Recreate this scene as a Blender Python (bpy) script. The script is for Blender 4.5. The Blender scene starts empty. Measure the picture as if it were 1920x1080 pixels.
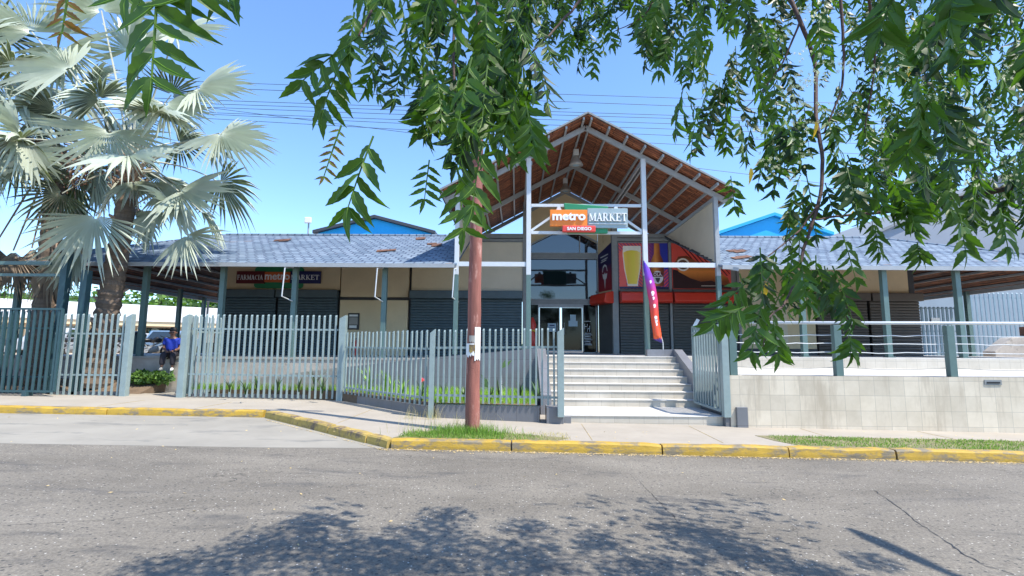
import bpy, math, random
from mathutils import Vector, Matrix, noise as mnoise
rnd = random.Random(7)
R = math.radians
S = bpy.context.scene
COL = S.collection

# ---------------------------------------------------------------- camera
F, HOR, VX, EYE = 950., 653., 970., 1.5
pitch = math.atan((HOR-540)/F); yaw = math.atan((VX-960)/F*math.cos(pitch)); roll = R(.4)
CR = Matrix.Rotation(yaw, 3, 'Z') @ Matrix.Rotation(math.pi/2+pitch, 3, 'X') @ Matrix.Rotation(roll, 3, 'Z')
cd = bpy.data.cameras.new('camera'); cam = bpy.data.objects.new('camera', cd); COL.objects.link(cam)
cd.sensor_width = 36; cd.lens = F/1920*36; cd.clip_start = .05; cd.clip_end = 3000
cam.matrix_world = Matrix.Translation((0, 0, EYE)) @ CR.to_4x4()
S.camera = cam
def at(px, py, Y):
    d = CR @ Vector(((px-960)/F, -(py-540)/F, -1.)); return Vector((0, 0, EYE)) + d*(Y/d.y)
def atz(px, py, z):
    d = CR @ Vector(((px-960)/F, -(py-540)/F, -1.)); return Vector((0, 0, EYE)) + d*((z-EYE)/d.z)
# ---------------------------------------------------------------- light
SUNV = Vector((.52, -.29, 1)).normalized()
w = bpy.data.worlds.new('World'); S.world = w; w.use_nodes = True
nt = w.node_tree; bg = nt.nodes['Background']; sky = nt.nodes.new('ShaderNodeTexSky')
sky.sky_type = 'NISHITA'; sky.sun_disc = False; sky.sun_elevation = math.asin(SUNV.z); sky.sun_rotation = math.atan2(SUNV.x, SUNV.y)
sky.altitude = 0; sky.air_density = 1.0; sky.dust_density = .3; sky.ozone_density = 2.5
tn = nt.nodes.new('ShaderNodeMix'); tn.data_type = 'RGBA'; tn.blend_type = 'MULTIPLY'; tn.inputs[0].default_value = 1; tn.inputs[7].default_value = (.80, .96, 1.12, 1)
nt.links.new(sky.outputs[0], tn.inputs[6]); nt.links.new(tn.outputs[2], bg.inputs[0]); bg.inputs[1].default_value = .15
sl = bpy.data.lights.new('sun', 'SUN'); sun = bpy.data.objects.new('sun', sl); COL.objects.link(sun)
sl.energy = 3.7; sl.angle = R(.5); sl.color = (1, .94, .84)
sun.rotation_euler = SUNV.to_track_quat('Z', 'Y').to_euler()
S.view_settings.view_transform = 'Standard'; S.view_settings.look = 'None'; S.view_settings.gamma = 1
S.view_settings.exposure = 1.02
S.cycles.transparent_max_bounces = 12

# ---------------------------------------------------------------- materials
M = {}
def nodes(name):
    m = bpy.data.materials.new(name); m.use_nodes = True; n = m.node_tree
    return m, n, n.nodes['Principled BSDF'], (lambda t: n.nodes.new('ShaderNode'+t)), n.links.new
def ramp(n, src, stops, link):
    r = n.nodes.new('ShaderNodeValToRGB'); e = r.color_ramp.elements
    while len(e) < len(stops): e.new(.5)
    for k, (p, c) in enumerate(stops):
        e[k].position = p; e[k].color = tuple(c)+(1,) if len(c) == 3 else c
    link(src, r.inputs[0]); return r.outputs[0]
def noisetex(n, link, scale, det=6, rough=.6, stretch=None, co=None, dist=0):
    tc = n.nodes.new('ShaderNodeTexCoord'); t = n.nodes.new('ShaderNodeTexNoise')
    t.inputs['Scale'].default_value = scale; t.inputs['Detail'].default_value = det; t.inputs['Roughness'].default_value = rough
    t.inputs['Distortion'].default_value = dist
    src = tc.outputs['Object'] if co is None else co
    if stretch:
        mp = n.nodes.new('ShaderNodeMapping'); mp.inputs['Scale'].default_value = stretch; link(src, mp.inputs[0]); src = mp.outputs[0]
    link(src, t.inputs[0]); return t.outputs[0]
def mixc(n, link, fac, a, b, mode='MIX'):
    x = n.nodes.new('ShaderNodeMix'); x.data_type = 'RGBA'; x.blend_type = mode
    for i, v in ((0, fac), (6, a), (7, b)):
        if hasattr(v, 'links'): link(v, x.inputs[i])
        elif i == 0: x.inputs[i].default_value = v
        else: x.inputs[i].default_value = tuple(v)+(1,)
    return x.outputs[2]
def bump(n, link, h, p, st=.3, dist=.01):
    b = n.nodes.new('ShaderNodeBump'); b.inputs['Strength'].default_value = st; b.inputs['Distance'].default_value = dist
    link(h, b.inputs['Height']); link(b.outputs[0], p.inputs['Normal'])
def mul(c, k): return tuple(min(1, v*k) for v in c)
def simple(name, c, rough=.6, var=.18, scale=3, metal=0, st=.15, stain=None, stretch=None, spec=.5, c2=None):
    m, n, p, N, L = nodes(name)
    a = noisetex(n, L, scale, 8, .65, stretch)
    col = ramp(n, a, [(.3, mul(c, 1-var)), (.7, c2 or mul(c, 1+var*.7))], L)
    if stain:
        s = noisetex(n, L, stain[1], 6, .7, stain[3] if len(stain) > 3 else None)
        f = ramp(n, s, [(stain[2], (0, 0, 0)), (min(1, stain[2]+.12), (1, 1, 1))], L)
        col = mixc(n, L, f, col, stain[0])
    L(col, p.inputs['Base Color']); p.inputs['Roughness'].default_value = rough; p.inputs['Metallic'].default_value = metal
    p.inputs['Specular IOR Level'].default_value = spec
    if st: bump(n, L, noisetex(n, L, scale*8, 4), p, st, .01)
    M[name] = m; return m
def tiles(name, c, size, axes='XZ', mortar=(.3, .3, .28), msz=.006, offs=0, rough=.35, var=.08, stain=None, bstr=.3, ratio=1):
    m, n, p, N, L = nodes(name)
    tc = N('TexCoord'); sp = N('SeparateXYZ'); cb = N('CombineXYZ'); L(tc.outputs['Object'], sp.inputs[0])
    L(sp.outputs[axes[0]], cb.inputs[0]); L(sp.outputs[axes[1]], cb.inputs[1])
    b = N('TexBrick'); L(cb.outputs[0], b.inputs[0]); b.offset = offs
    b.inputs['Scale'].default_value = 1; b.inputs['Brick Width'].default_value = size; b.inputs['Row Height'].default_value = size*ratio
    b.inputs['Mortar Size'].default_value = msz; b.inputs['Mortar Smooth'].default_value = .2
    b.inputs['Color1'].default_value = mul(c, 1-var)+(1,); b.inputs['Color2'].default_value = mul(c, 1+var)+(1,); b.inputs['Mortar'].default_value = mortar+(1,)
    a = noisetex(n, L, 1.5, 8, .7)
    col = mixc(n, L, 1, b.outputs[0], ramp(n, a, [(.25, (.78, .76, .72)), (.65, (1, 1, 1))], L), 'MULTIPLY')
    if stain:
        s = noisetex(n, L, stain[1], 8, .7, stain[3] if len(stain) > 3 else None)
        col = mixc(n, L, ramp(n, s, [(stain[2], (0, 0, 0)), (stain[2]+.15, (.8, .8, .8))], L), col, stain[0])
    L(col, p.inputs['Base Color']); p.inputs['Roughness'].default_value = rough
    bump(n, L, b.outputs['Fac'], p, -bstr if False else bstr, -.004)
    M[name] = m; return m

simple('cream', (.68, .55, .35), .8, .08, 1.2, stain=((.38, .29, .18), 2.2, .66, (1, 1, .35)), st=.1)
simple('cream_pale', (.66, .59, .46), .8, .07, 1.2, st=.1)
simple('grey_trim', (.24, .25, .25), .55, .12, 4)
simple('steel_light', (.33, .35, .365), .45, .1, 5, stain=((.3, .27, .24), 9, .70))
simple('steel_white', (.58, .61, .63), .45, .06, 4, stain=((.42, .36, .3), 11, .74))
simple('column_green', (.10, .165, .155), .45, .12, 5, stain=((.12, .17, .16), 9, .68))
simple('picket_paint', (.255, .325, .32), .42, .12, 6, stain=((.17, .13, .09), 9, .69))
simple('gate_dark', (.03, .075, .085), .5, .15, 6)  # palm shade over the gate is put into this dark colour
simple('shutter_blue', (.075, .115, .135), .5, .15, 3)
simple('shutter_grey', (.088, .092, .088), .5, .15, 3)
simple('shutter_brown', (.095, .080, .068), .55, .15, 3)
simple('concrete', (.33, .315, .285), .85, .15, 2, stain=((.27, .255, .23), 1.6, .58), st=.25)
simple('sidewalk', (.345, .305, .25), .9, .12, 1.1, stain=((.31, .285, .25), .8, .6), st=.3)
simple('apron', (.285, .265, .225), .9, .16, .7, stain=((.17, .165, .15), 1.1, .55, (.5, 1.6, 1)), st=.3)
simple('wall_concrete', (.42, .38, .33), .9, .25, 1.6, stain=((.25, .23, .2), 3, .56), st=.4)
simple('soil', (.16, .11, .07), .95, .3, 6, st=.5)
simple('dirt', (.46, .34, .22), .95, .15, 2, st=.3)
simple('lot', (.50, .40, .30), .9, .12, .6, st=.2)
simple('kerb_yellow', (.46, .29, .035), .7, .18, 5, stain=((.20, .165, .11), 3.0, .475, (1, 1, 2.5)), st=.7)
simple('kerb_worn', (.42, .30, .08), .8, .25, 5, stain=((.15, .11, .08), 3.5, .50), st=.5)
simple('wood_pole', (.29, .105, .078), .75, .5, 7, stretch=(1, 1, .12), stain=((.50, .27, .22), 5, .57, (1.4, 1.4, .35)), st=1)  # pale patches: weathering, plus sunlight put into the colour
simple('paper', (.8, .8, .78), .8, .05, 6, st=0)
simple('black', (.012, .012, .014), .4, .2, 5)
simple('rubber', (.02, .02, .02), .8, .1, 5)
simple('white', (.80, .80, .80), .5, .03, 4, st=0)
simple('orange', (.85, .22, .015), .35, .05, 3, st=0)
simple('orange_dim', (.62, .13, .03), .5, .05, 3, st=0)
simple('sign_grey', (.30, .38, .40), .35, .12, 2, st=0)
simple('sign_green', (.02, .23, .10), .4, .1, 2, st=0)
simple('sign_red', (.70, .06, .045), .4, .05, 2, st=0)
simple('maroon', (.12, .012, .016), .4, .05, 2, st=0)
simple('navy', (.012, .018, .10), .4, .05, 2, st=0)
simple('canopy_red', (.62, .045, .022), .38, .08, 3, st=.1)
simple('sky_blue_paint', (.015, .40, .80), .6, .06, 1, st=0)
simple('dark_trim', (.05, .055, .065), .6, .1, 2)
simple('grey_wall', (.28, .31, .36), .8, .06, .5)
simple('blue_grey_wall', (.25, .31, .36), .8, .1, .6)
simple('bark', (.09, .06, .045), .9, .3, 8, stretch=(1, 1, .4), st=.8)
simple('twig', (.10, .055, .045), .8, .3, 12, st=.4)
simple('palm_trunk', (.15, .11, .08), .95, .4, 3, stretch=(1, 1, 7), st=1)
simple('petiole', (.46, .46, .36), .6, .15, 3)
simple('dead_stalk', (.33, .23, .17), .8, .2, 3)
simple('skin', (.20, .10, .065), .55, .05, 5)
simple('hair', (.012, .010, .010), .7, .1, 20)
simple('shirt', (.010, .035, .33), .85, .15, 8)
simple('trousers', (.022, .02, .028), .9, .1, 8)
simple('lampshade', (.40, .38, .35), .4, .1, 3, metal=.3)
simple('car_white', (.40, .43, .46), .3, .02, 1, st=0)
simple('car_blue', (.16, .25, .36), .3, .02, 1, st=0)
simple('car_dark', (.03, .03, .04), .3, .02, 1, st=0)
simple('brown_wood', (.15, .07, .04), .8, .3, 5)
simple('fruit_red', (.6, .03, .05), .5, .1, 5)
simple('yellow', (.8, .5, .05), .6, .1, 5)
simple('fence_pale', (.21, .30, .35), .5, .1, 5)
simple('verge_earth', (.20, .18, .09), .95, .3, 6, st=.5)
simple('wire', (.03, .03, .035), .6, 0, 1, st=0)
tiles('tile_wall', (.66, .58, .46), .30, 'XZ', (.42, .38, .31), .004, var=.09, stain=((.43, .36, .27), 1.6, .50, (2.2, 1, .3)))
tiles('tile_riser', (.56, .51, .43), .30, 'XZ', (.40, .36, .30), .005, var=.03)
tiles('tile_floor', (.60, .58, .54), .33, 'XY', (.55, .52, .47), .005, var=.02, rough=.6)
tiles('tile_dark', (.17, .175, .19), .42, 'XZ', (.10, .10, .11), .005, var=.06, ratio=.9)
tiles('ramp_tile', (.20, .205, .225), .5, 'XZ', (.13, .13, .14), .005, var=.04)

def shingles():
    m, n, p, N, L = nodes('shingles')
    tc = N('TexCoord'); sp = N('SeparateXYZ'); cb = N('CombineXYZ'); L(tc.outputs['Object'], sp.inputs[0])
    L(sp.outputs['X'], cb.inputs[0]); L(sp.outputs['Y'], cb.inputs[1])
    nz = N('TexNoise'); nz.inputs['Scale'].default_value = 3; L(tc.outputs['Object'], nz.inputs[0])
    mp = N('VectorMath'); mp.operation = 'MULTIPLY_ADD'; L(nz.outputs[1], mp.inputs[0]); mp.inputs[1].default_value = (.12, .12, 0); L(cb.outputs[0], mp.inputs[2])
    b = N('TexBrick'); L(mp.outputs[0], b.inputs[0]); b.offset = .5
    for k, v in (('Scale', 1), ('Brick Width', .30), ('Row Height', .26), ('Mortar Size', .03), ('Mortar Smooth', .6), ('Bias', 0)): b.inputs[k].default_value = v
    b.inputs['Color1'].default_value = (.135, .185, .24, 1); b.inputs['Color2'].default_value = (.23, .29, .355, 1); b.inputs['Mortar'].default_value = (.08, .105, .16, 1)
    a = noisetex(n, L, 1.0, 8, .7)
    col = mixc(n, L, 1, b.outputs[0], ramp(n, a, [(.3, (.75, .75, .78)), (.65, (1.0, 1.0, 1.0))], L), 'MULTIPLY')
    s = noisetex(n, L, .9, 4, .5, (1, 1.8, 1))
    col = mixc(n, L, ramp(n, s, [(.70, (0, 0, 0)), (.71, (1, 1, 1))], L), col, (.20, .16, .15))
    L(col, p.inputs['Base Color']); p.inputs['Roughness'].default_value = .75; p.inputs['Specular IOR Level'].default_value = .3
    bump(n, L, b.outputs['Fac'], p, 1, -.025); M['shingles'] = m
shingles()
def asphalt():
    m, n, p, N, L = nodes('asphalt')
    tc = N('TexCoord')
    base = noisetex(n, L, .35, 8, .65, (1, 2.2, 1))
    col = ramp(n, base, [(.3, (.145, .130, .108)), (.5, (.198, .178, .148)), (.72, (.25, .226, .188))], L)
    fine = noisetex(n, L, 45, 6, .8)
    col = mixc(n, L, 1, col, ramp(n, fine, [(.34, (.52, .52, .53)), (.5, (.92, .92, .92)), (.68, (1.4, 1.38, 1.34))], L), 'MULTIPLY')
    # pale stones pressed in the surface
    v = N('TexVoronoi'); v.inputs['Scale'].default_value = 26; v.inputs['Randomness'].default_value = 1; L(tc.outputs['Object'], v.inputs[0])
    sc = N('SeparateColor'); L(v.outputs['Color'], sc.inputs[0])
    lt = N('Math'); lt.operation = 'GREATER_THAN'; lt.inputs[1].default_value = .85; L(sc.outputs[0], lt.inputs[0])
    dd = N('Math'); dd.operation = 'LESS_THAN'; dd.inputs[1].default_value = .19; L(v.outputs['Distance'], dd.inputs[0])
    mm = N('Math'); mm.operation = 'MULTIPLY'; L(lt.outputs[0], mm.inputs[0]); L(dd.outputs[0], mm.inputs[1])
    col = mixc(n, L, mm.outputs[0], col, (.55, .52, .47))
    lt2 = N('Math'); lt2.operation = 'LESS_THAN'; lt2.inputs[1].default_value = .16; L(sc.outputs[0], lt2.inputs[0])
    dd2 = N('Math'); dd2.operation = 'LESS_THAN'; dd2.inputs[1].default_value = .33; L(v.outputs['Distance'], dd2.inputs[0])
    mm2 = N('Math'); mm2.operation = 'MULTIPLY'; L(lt2.outputs[0], mm2.inputs[0]); L(dd2.outputs[0], mm2.inputs[1])
    col = mixc(n, L, mm2.outputs[0], col, (.07, .068, .066))
    st = noisetex(n, L, .8, 9, .75, (.7, 2.5, 1), dist=.6)
    col = mixc(n, L, ramp(n, st, [(.535, (0, 0, 0)), (.67, (.8, .8, .8))], L), col, (.088, .084, .08))
    # hairline cracks
    v2 = N('TexVoronoi'); v2.feature = 'DISTANCE_TO_EDGE'; v2.inputs['Scale'].default_value = .55
    nz = N('TexNoise'); nz.inputs['Scale'].default_value = 2.5; nz.inputs['Detail'].default_value = 8; L(tc.outputs['Object'], nz.inputs[0])
    va = N('VectorMath'); va.operation = 'MULTIPLY_ADD'; L(nz.outputs[1], va.inputs[0]); va.inputs[1].default_value = (.9, .9, 0); L(tc.outputs['Object'], va.inputs[2]); L(va.outputs[0], v2.inputs[0])
    ck = ramp(n, v2.outputs[0], [(.0, (1, 1, 1)), (.005, (0, 0, 0))], L)
    mk = ramp(n, noisetex(n, L, .5, 3), [(.52, (0, 0, 0)), (.6, (.8, .8, .8))], L)
    col = mixc(n, L, mixc(n, L, 1, ck, mk, 'MULTIPLY'), col, (.035, .034, .033))
    L(col, p.inputs['Base Color']); p.inputs['Roughness'].default_value = .85; p.inputs['Specular IOR Level'].default_value = .3
    bump(n, L, fine, p, .7, .012); M['asphalt'] = m
asphalt()
def woodceil(name, ax, c0, c1):
    m, n, p, N, L = nodes(name)
    tc = N('TexCoord'); sp = N('SeparateXYZ'); cb = N('CombineXYZ'); L(tc.outputs['Object'], sp.inputs[0])
    o = 'Y' if ax == 'X' else 'X'
    L(sp.outputs[ax], cb.inputs[0]); L(sp.outputs[o], cb.inputs[1])
    b = N('TexBrick'); L(cb.outputs[0], b.inputs[0]); b.offset = .37
    for k, v in (('Scale', 1), ('Brick Width', .95), ('Row Height', .12), ('Mortar Size', .012), ('Mortar Smooth', .5)): b.inputs[k].default_value = v
    b.inputs['Color1'].default_value = mul(c0, 1)+(1,); b.inputs['Color2'].default_value = c1+(1,); b.inputs['Mortar'].default_value = (.015, .008, .006, 1)
    a = noisetex(n, L, 6, 8, .75, (.35, 3, 1) if ax == 'X' else (3, .35, 1))
    col = mixc(n, L, 1, b.outputs[0], ramp(n, a, [(.3, (.18, .16, .15)), (.5, (.85, .82, .8)), (.66, (2.3, 2.1, 1.8))], L), 'MULTIPLY')
    L(col, p.inputs['Base Color']); p.inputs['Roughness'].default_value = .8
    bump(n, L, b.outputs['Fac'], p, 1, -.02); M[name] = m
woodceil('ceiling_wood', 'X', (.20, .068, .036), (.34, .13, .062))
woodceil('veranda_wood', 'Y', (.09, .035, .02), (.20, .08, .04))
def glassm(name, tint, rough=.03, ior=1.9):
    m, n, p, N, L = nodes(name)
    p.inputs['Base Color'].default_value = tint+(1,); p.inputs['Roughness'].default_value = rough
    p.inputs['Specular IOR Level'].default_value = .5; p.inputs['IOR'].default_value = ior
    a = noisetex(n, L, .6, 2); bump(n, L, a, p, .06, .05); M[name] = m
glassm('glass', (.008, .013, .02)); glassm('door_glass', (.004, .005, .006), .05, 1.35); glassm('car_glass', (.02, .03, .035))
def leafm(name, c, c2, trans=.35, rough=.45, scale=3.):
    m, n, p, N, L = nodes(name)
    oi = N('AttributeColor') if False else None
    a = noisetex(n, L, scale, 3, .5); col = ramp(n, a, [(.33, c), (.68, c2)], L)
    g = N('NewGeometry'); col2 = mixc(n, L, g.outputs['Backfacing'], col, mul(c2, 1.5))
    L(col2, p.inputs['Base Color']); p.inputs['Roughness'].default_value = rough
    t = N('BsdfTranslucent'); ms = N('MixShader'); ms.inputs[0].default_value = trans
    tcc = mixc(n, L, 1, col2, (1.5, 1.7, .5), 'MULTIPLY'); L(tcc, t.inputs[0])
    L(p.outputs[0], ms.inputs[1]); L(t.outputs[0], ms.inputs[2]); L(ms.outputs[0], n.nodes['Material Output'].inputs[0]); M[name] = m
leafm('leaf', (.008, .025, .0045), (.044, .096, .011), .36, .46, 13)
leafm('leaf_young', (.11, .045, .012), (.17, .075, .018), .35, .5)
leafm('leaf_yellow', (.55, .30, .03), (.6, .36, .05), .35, .5)
leafm('flower', (.30, .32, .20), (.45, .45, .30), .3, .6)
leafm('grass', (.06, .13, .02), (.15, .26, .04), .3, .6, 5)
leafm('grass_dry', (.30, .26, .13), (.40, .34, .18), .3, .7, 5)
leafm('grass_lime', (.13, .26, .02), (.22, .38, .05), .3, .6, 5)
leafm('strap_leaf', (.02, .05, .02), (.05, .10, .03), .2, .5, 5)
leafm('palm_leaf', (.115, .14, .125), (.33, .36, .295), .14, .38, 3.2)
leafm('palm_dead', (.16, .125, .09), (.30, .245, .19), .15, .8, 3)
leafm('bush', (.035, .09, .02), (.09, .17, .03), .25, .6, .8)
leafm('petal', (.6, .06, .12), (.75, .15, .2), .3, .6)
leafm('litter', (.26, .19, .09), (.42, .31, .15), .2, .8, 20)

# ---------------------------------------------------------------- mesh helpers
def V(*a): return Vector(a)
class MB:
    def __init__(s): s.v = []; s.f = []; s.m = []; s.mi = 0; s.log = []
    def add(s, vs, fs):
        s.log.append((vs, fs)); o = len(s.v); s.v += [tuple(v) for v in vs]; s.f += [tuple(i+o for i in f) for f in fs]; s.m += [s.mi]*len(fs); return s
    def hexa(s, p): return s.add(p, [(0, 3, 2, 1), (4, 5, 6, 7), (0, 1, 5, 4), (1, 2, 6, 5), (2, 3, 7, 6), (3, 0, 4, 7)])
    def box(s, x0, x1, y0, y1, z0, z1):
        if x0 > x1: x0, x1 = x1, x0
        if y0 > y1: y0, y1 = y1, y0
        if z0 > z1: z0, z1 = z1, z0
        return s.hexa([(x0, y0, z0), (x1, y0, z0), (x1, y1, z0), (x0, y1, z0), (x0, y0, z1), (x1, y0, z1), (x1, y1, z1), (x0, y1, z1)])
    def beam(s, a, b, w, h, up=(0, 0, 1)):
        a = Vector(a); b = Vector(b); d = (b-a).normalized(); u = Vector(up)
        if abs(d.dot(u)) > .98: u = Vector((0, 1, 0))
        r = d.cross(u).normalized()*w/2; u = r.cross(d).normalized()*h/2
        return s.hexa([a-r-u, a+r-u, a+r+u, a-r+u, b-r-u, b+r-u, b+r+u, b-r+u])
    def prism(s, pts, vec):
        n = len(pts); vec = Vector(vec); p = [Vector(q) for q in pts]
        return s.add(p+[q+vec for q in p], [tuple(range(n))[::-1], tuple(range(n, 2*n))]+[(i, (i+1) % n, (i+1) % n+n, i+n) for i in range(n)])
    def poly(s, pts): return s.add(pts, [tuple(range(len(pts)))])
    def tube(s, pts, rad, n=8, cap=True):
        pts = [Vector(p) for p in pts]
        if not hasattr(rad, '__len__'): rad = [rad]*len(pts)
        vs = []; prev = None
        for i, p in enumerate(pts):
            d = (pts[min(i+1, len(pts)-1)]-pts[max(i-1, 0)]).normalized()
            if prev is None: prev = d.orthogonal().normalized()
            prev = (prev-d*prev.dot(d)).normalized(); b = d.cross(prev)
            vs += [p+(prev*math.cos(t)+b*math.sin(t))*rad[i] for t in (2*math.pi*k/n for k in range(n))]
        fs = [(i*n+k, i*n+(k+1) % n, (i+1)*n+(k+1) % n, (i+1)*n+k) for i in range(len(pts)-1) for k in range(n)]
        if cap: fs += [tuple(range(n))[::-1], tuple(range((len(pts)-1)*n, len(pts)*n))]
        return s.add(vs, fs)
    def lathe(s, c, prof, n=16):
        c = Vector(c)
        return s.tube([c+V(0, 0, z) for r, z in prof], [max(r, .0005) for r, z in prof], n)
    def each(s, name, mat, parent=None, **k):
        for vs, fs in s.log: o = MB().add(vs, fs).build(name, mat, parent, **k)
        return o
    def build(s, name, mat, parent=None, smooth=False, bevel=0):
        me = bpy.data.meshes.new(name)
        off = Vector((0, 0, 0)); q = parent
        while q is not None: off += Vector(q.location); q = q.parent
        me.from_pydata([(a-off.x, b-off.y, c-off.z) for a, b, c in s.v], [], s.f)
        for k in (mat if isinstance(mat, (list, tuple)) else [mat]): me.materials.append(M[k])
        if any(s.m): me.polygons.foreach_set('material_index', s.m)
        if smooth: me.polygons.foreach_set('use_smooth', [True]*len(me.polygons))
        me.update(); o = bpy.data.objects.new(name, me); COL.objects.link(o)
        if parent: o.parent = parent
        if bevel:
            md = o.modifiers.new('bevel', 'BEVEL'); md.width = bevel; md.segments = 2; md.limit_method = 'ANGLE'
        return o
def tag(o, label=None, cat=None, group=None, kind=None):
    if label: o['label'] = label
    if cat: o['category'] = cat
    if group: o['group'] = group
    if kind: o['kind'] = kind
    return o
def thing(name, loc, label, cat, group=None):
    o = bpy.data.objects.new(name, None); COL.objects.link(o); o.location = loc; o.empty_display_size = .2
    return tag(o, label, cat, group)
def struct(o): o['kind'] = 'structure'; return o
def copy_tree(o, parent=None):
    c = o.copy(); COL.objects.link(c)
    if parent: c.parent = parent
    for ch in [x for x in COL.objects if x.parent == o]: copy_tree(ch, c)
    return c
def text(s, x0, x1, z0, z1, y, mat, parent, bold=0, depth=.02, name='lettering', slant=0, normal=None, org=None):
    cu = bpy.data.curves.new(name, 'FONT'); cu.body = s; cu.size = 1; cu.offset = bold; cu.extrude = .5; cu.resolution_u = 3; cu.shear = slant
    o = bpy.data.objects.new('tmp', cu); COL.objects.link(o)
    me = bpy.data.meshes.new_from_object(o.evaluated_get(bpy.context.evaluated_depsgraph_get())); bpy.data.objects.remove(o)
    xs = [v.co.x for v in me.vertices]; ys = [v.co.y for v in me.vertices]
    a, b, c, d = min(xs), max(xs), min(ys), max(ys)
    mb = MB(); vs = []
    for v in me.vertices:
        X = x0+(v.co.x-a)/(b-a)*(x1-x0); Z = z0+(v.co.y-c)/(d-c)*(z1-z0)
        if normal is None: vs.append((X, y-(v.co.z+.5)*depth, Z))
        else: vs.append(org+normal[0]*X+V(0, 0, Z)+normal[1]*((v.co.z+.5)*depth))
    mb.add(vs, [tuple(p.vertices) for p in me.polygons]); return mb.build(name, mat, parent)
# serif capitals: list of strokes (x0,y0,x1,y1,w) and arcs
T_, N_ = .2, .08
SER = {
 'M': (1.12, [(.14, 0, .14, 1, N_), (.14, 1, .54, .08, .2), (.54, .08, .92, 1, N_), (.94, 0, .94, 1, T_), (0, 0, .3, 0, 's'), (.76, 0, 1.12, 0, 's'), (0, 1, .22, 1, 's'), (.88, 1, 1.12, 1, 's')]),
 'A': (.96, [(.14, 0, .46, 1, N_), (.46, 1, .80, 0, .21), (.24, .34, .66, .34, 'h'), (0, 0, .3, 0, 's'), (.62, 0, .96, 0, 's')]),
 'R': (.98, [(.2, 0, .2, 1, T_), (.2, .96, .5, .96, 'h'), (.2, .50, .5, .50, 'h'), ('a', .48, .73, .23, .23, -90, 90, .15), (.44, .5, .80, 0, .2), (0, 0, .38, 0, 's'), (.68, 0, .98, 0, 's'), (0, 1, .2, 1, 's')]),
 'K': (1.0, [(.2, 0, .2, 1, T_), (.28, .40, .78, 1, N_), (.38, .55, .82, 0, .21), (0, 0, .38, 0, 's'), (.66, 0, 1., 0, 's'), (0, 1, .38, 1, 's'), (.62, 1, .92, 1, 's')]),
 'E': (.84, [(.2, 0, .2, 1, T_), (.2, .96, .74, .96, 'h'), (.2, .52, .58, .52, 'h'), (.2, .04, .78, .04, 'h'), (.73, .72, .73, 1, .05), (.78, 0, .78, .3, .05), (.57, .4, .57, .64, .05), (0, 0, .38, 0, 's'), (0, 1, .38, 1, 's')]),
 'F': (.80, [(.2, 0, .2, 1, T_), (.2, .96, .72, .96, 'h'), (.2, .52, .56, .52, 'h'), (.71, .7, .71, 1, .05), (.55, .4, .55, .64, .05), (0, 0, .4, 0, 's'), (0, 1, .38, 1, 's')]),
 'T': (.88, [(.44, 0, .44, 1, T_), (.05, .96, .83, .96, 'h'), (.05, .7, .05, 1, .05), (.83, .7, .83, 1, .05), (.26, 0, .62, 0, 's')]),
 'C': (.9, [('a', .47, .5, .38, .47, 50, 310, .17), (.74, .72, .74, 1, .05)]),
 'I': (.42, [(.21, 0, .21, 1, T_), (.02, 0, .40, 0, 's'), (.02, 1, .40, 1, 's')])}
def serif(s, x0, x1, z0, z1, y, mat, parent, depth=.02):
    tot = sum(SER[c][0]+.04 for c in s)-.04; kx = (x1-x0)/tot; kz = z1-z0; x = 0; mb = MB()
    lay = 0
    def quad(pts):
        nonlocal lay
        lay += 1; e = .0006*(lay % 5)
        mb.prism([(x0+a*kx, y-depth-e, z0+b*kz) for a, b in pts], (0, depth+e, 0))
    for c in s:
        for st in SER[c][1]:
            if st[0] == 'a':
                _, cx, cy, rx, ry, a0, a1, wd = st; n = 10
                for k in range(n):
                    q = [R(a0+(a1-a0)*(k+j)/n) for j in (0, 1)]
                    o = [(x+cx+rx*math.cos(t), cy+ry*math.sin(t)) for t in q]
                    wi = [wd*(.35+.65*abs(math.cos(t))) for t in q]
                    i = [(x+cx+(rx-wi[j])*math.cos(q[j]), cy+(ry-wi[j]*.6)*math.sin(q[j])) for j in (0, 1)]
                    quad([o[0], o[1], i[1], i[0]])
                continue
            a, b, c2, d, wd = st
            if wd == 's':
                dy = .06 if b < .5 else -.06
                pts = [(x+a, b), (x+c2, d), (x+c2, d+dy), (x+a, b+dy)]
            elif wd == 'h': pts = [(x+a, b-.04), (x+c2, d-.04), (x+c2, d+.04), (x+a, b+.04)]
            else: pts = [(x+a-wd/2, b), (x+a+wd/2, b), (x+c2+wd/2, d), (x+c2-wd/2, d)]
            quad(pts)
        x += SER[c][0]+.04
    return mb.build('lettering', mat, parent)
def rrect(x0, x1, z0, z1, y, r, n=5):
    out = []
    for cx, cz, a in ((x1-r, z0+r, -90), (x1-r, z1-r, 0), (x0+r, z1-r, 90), (x0+r, z0+r, 180)):
        out += [(cx+r*math.cos(R(a+90*k/n)), y, cz+r*math.sin(R(a+90*k/n))) for k in range(n+1)]
    return out
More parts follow.
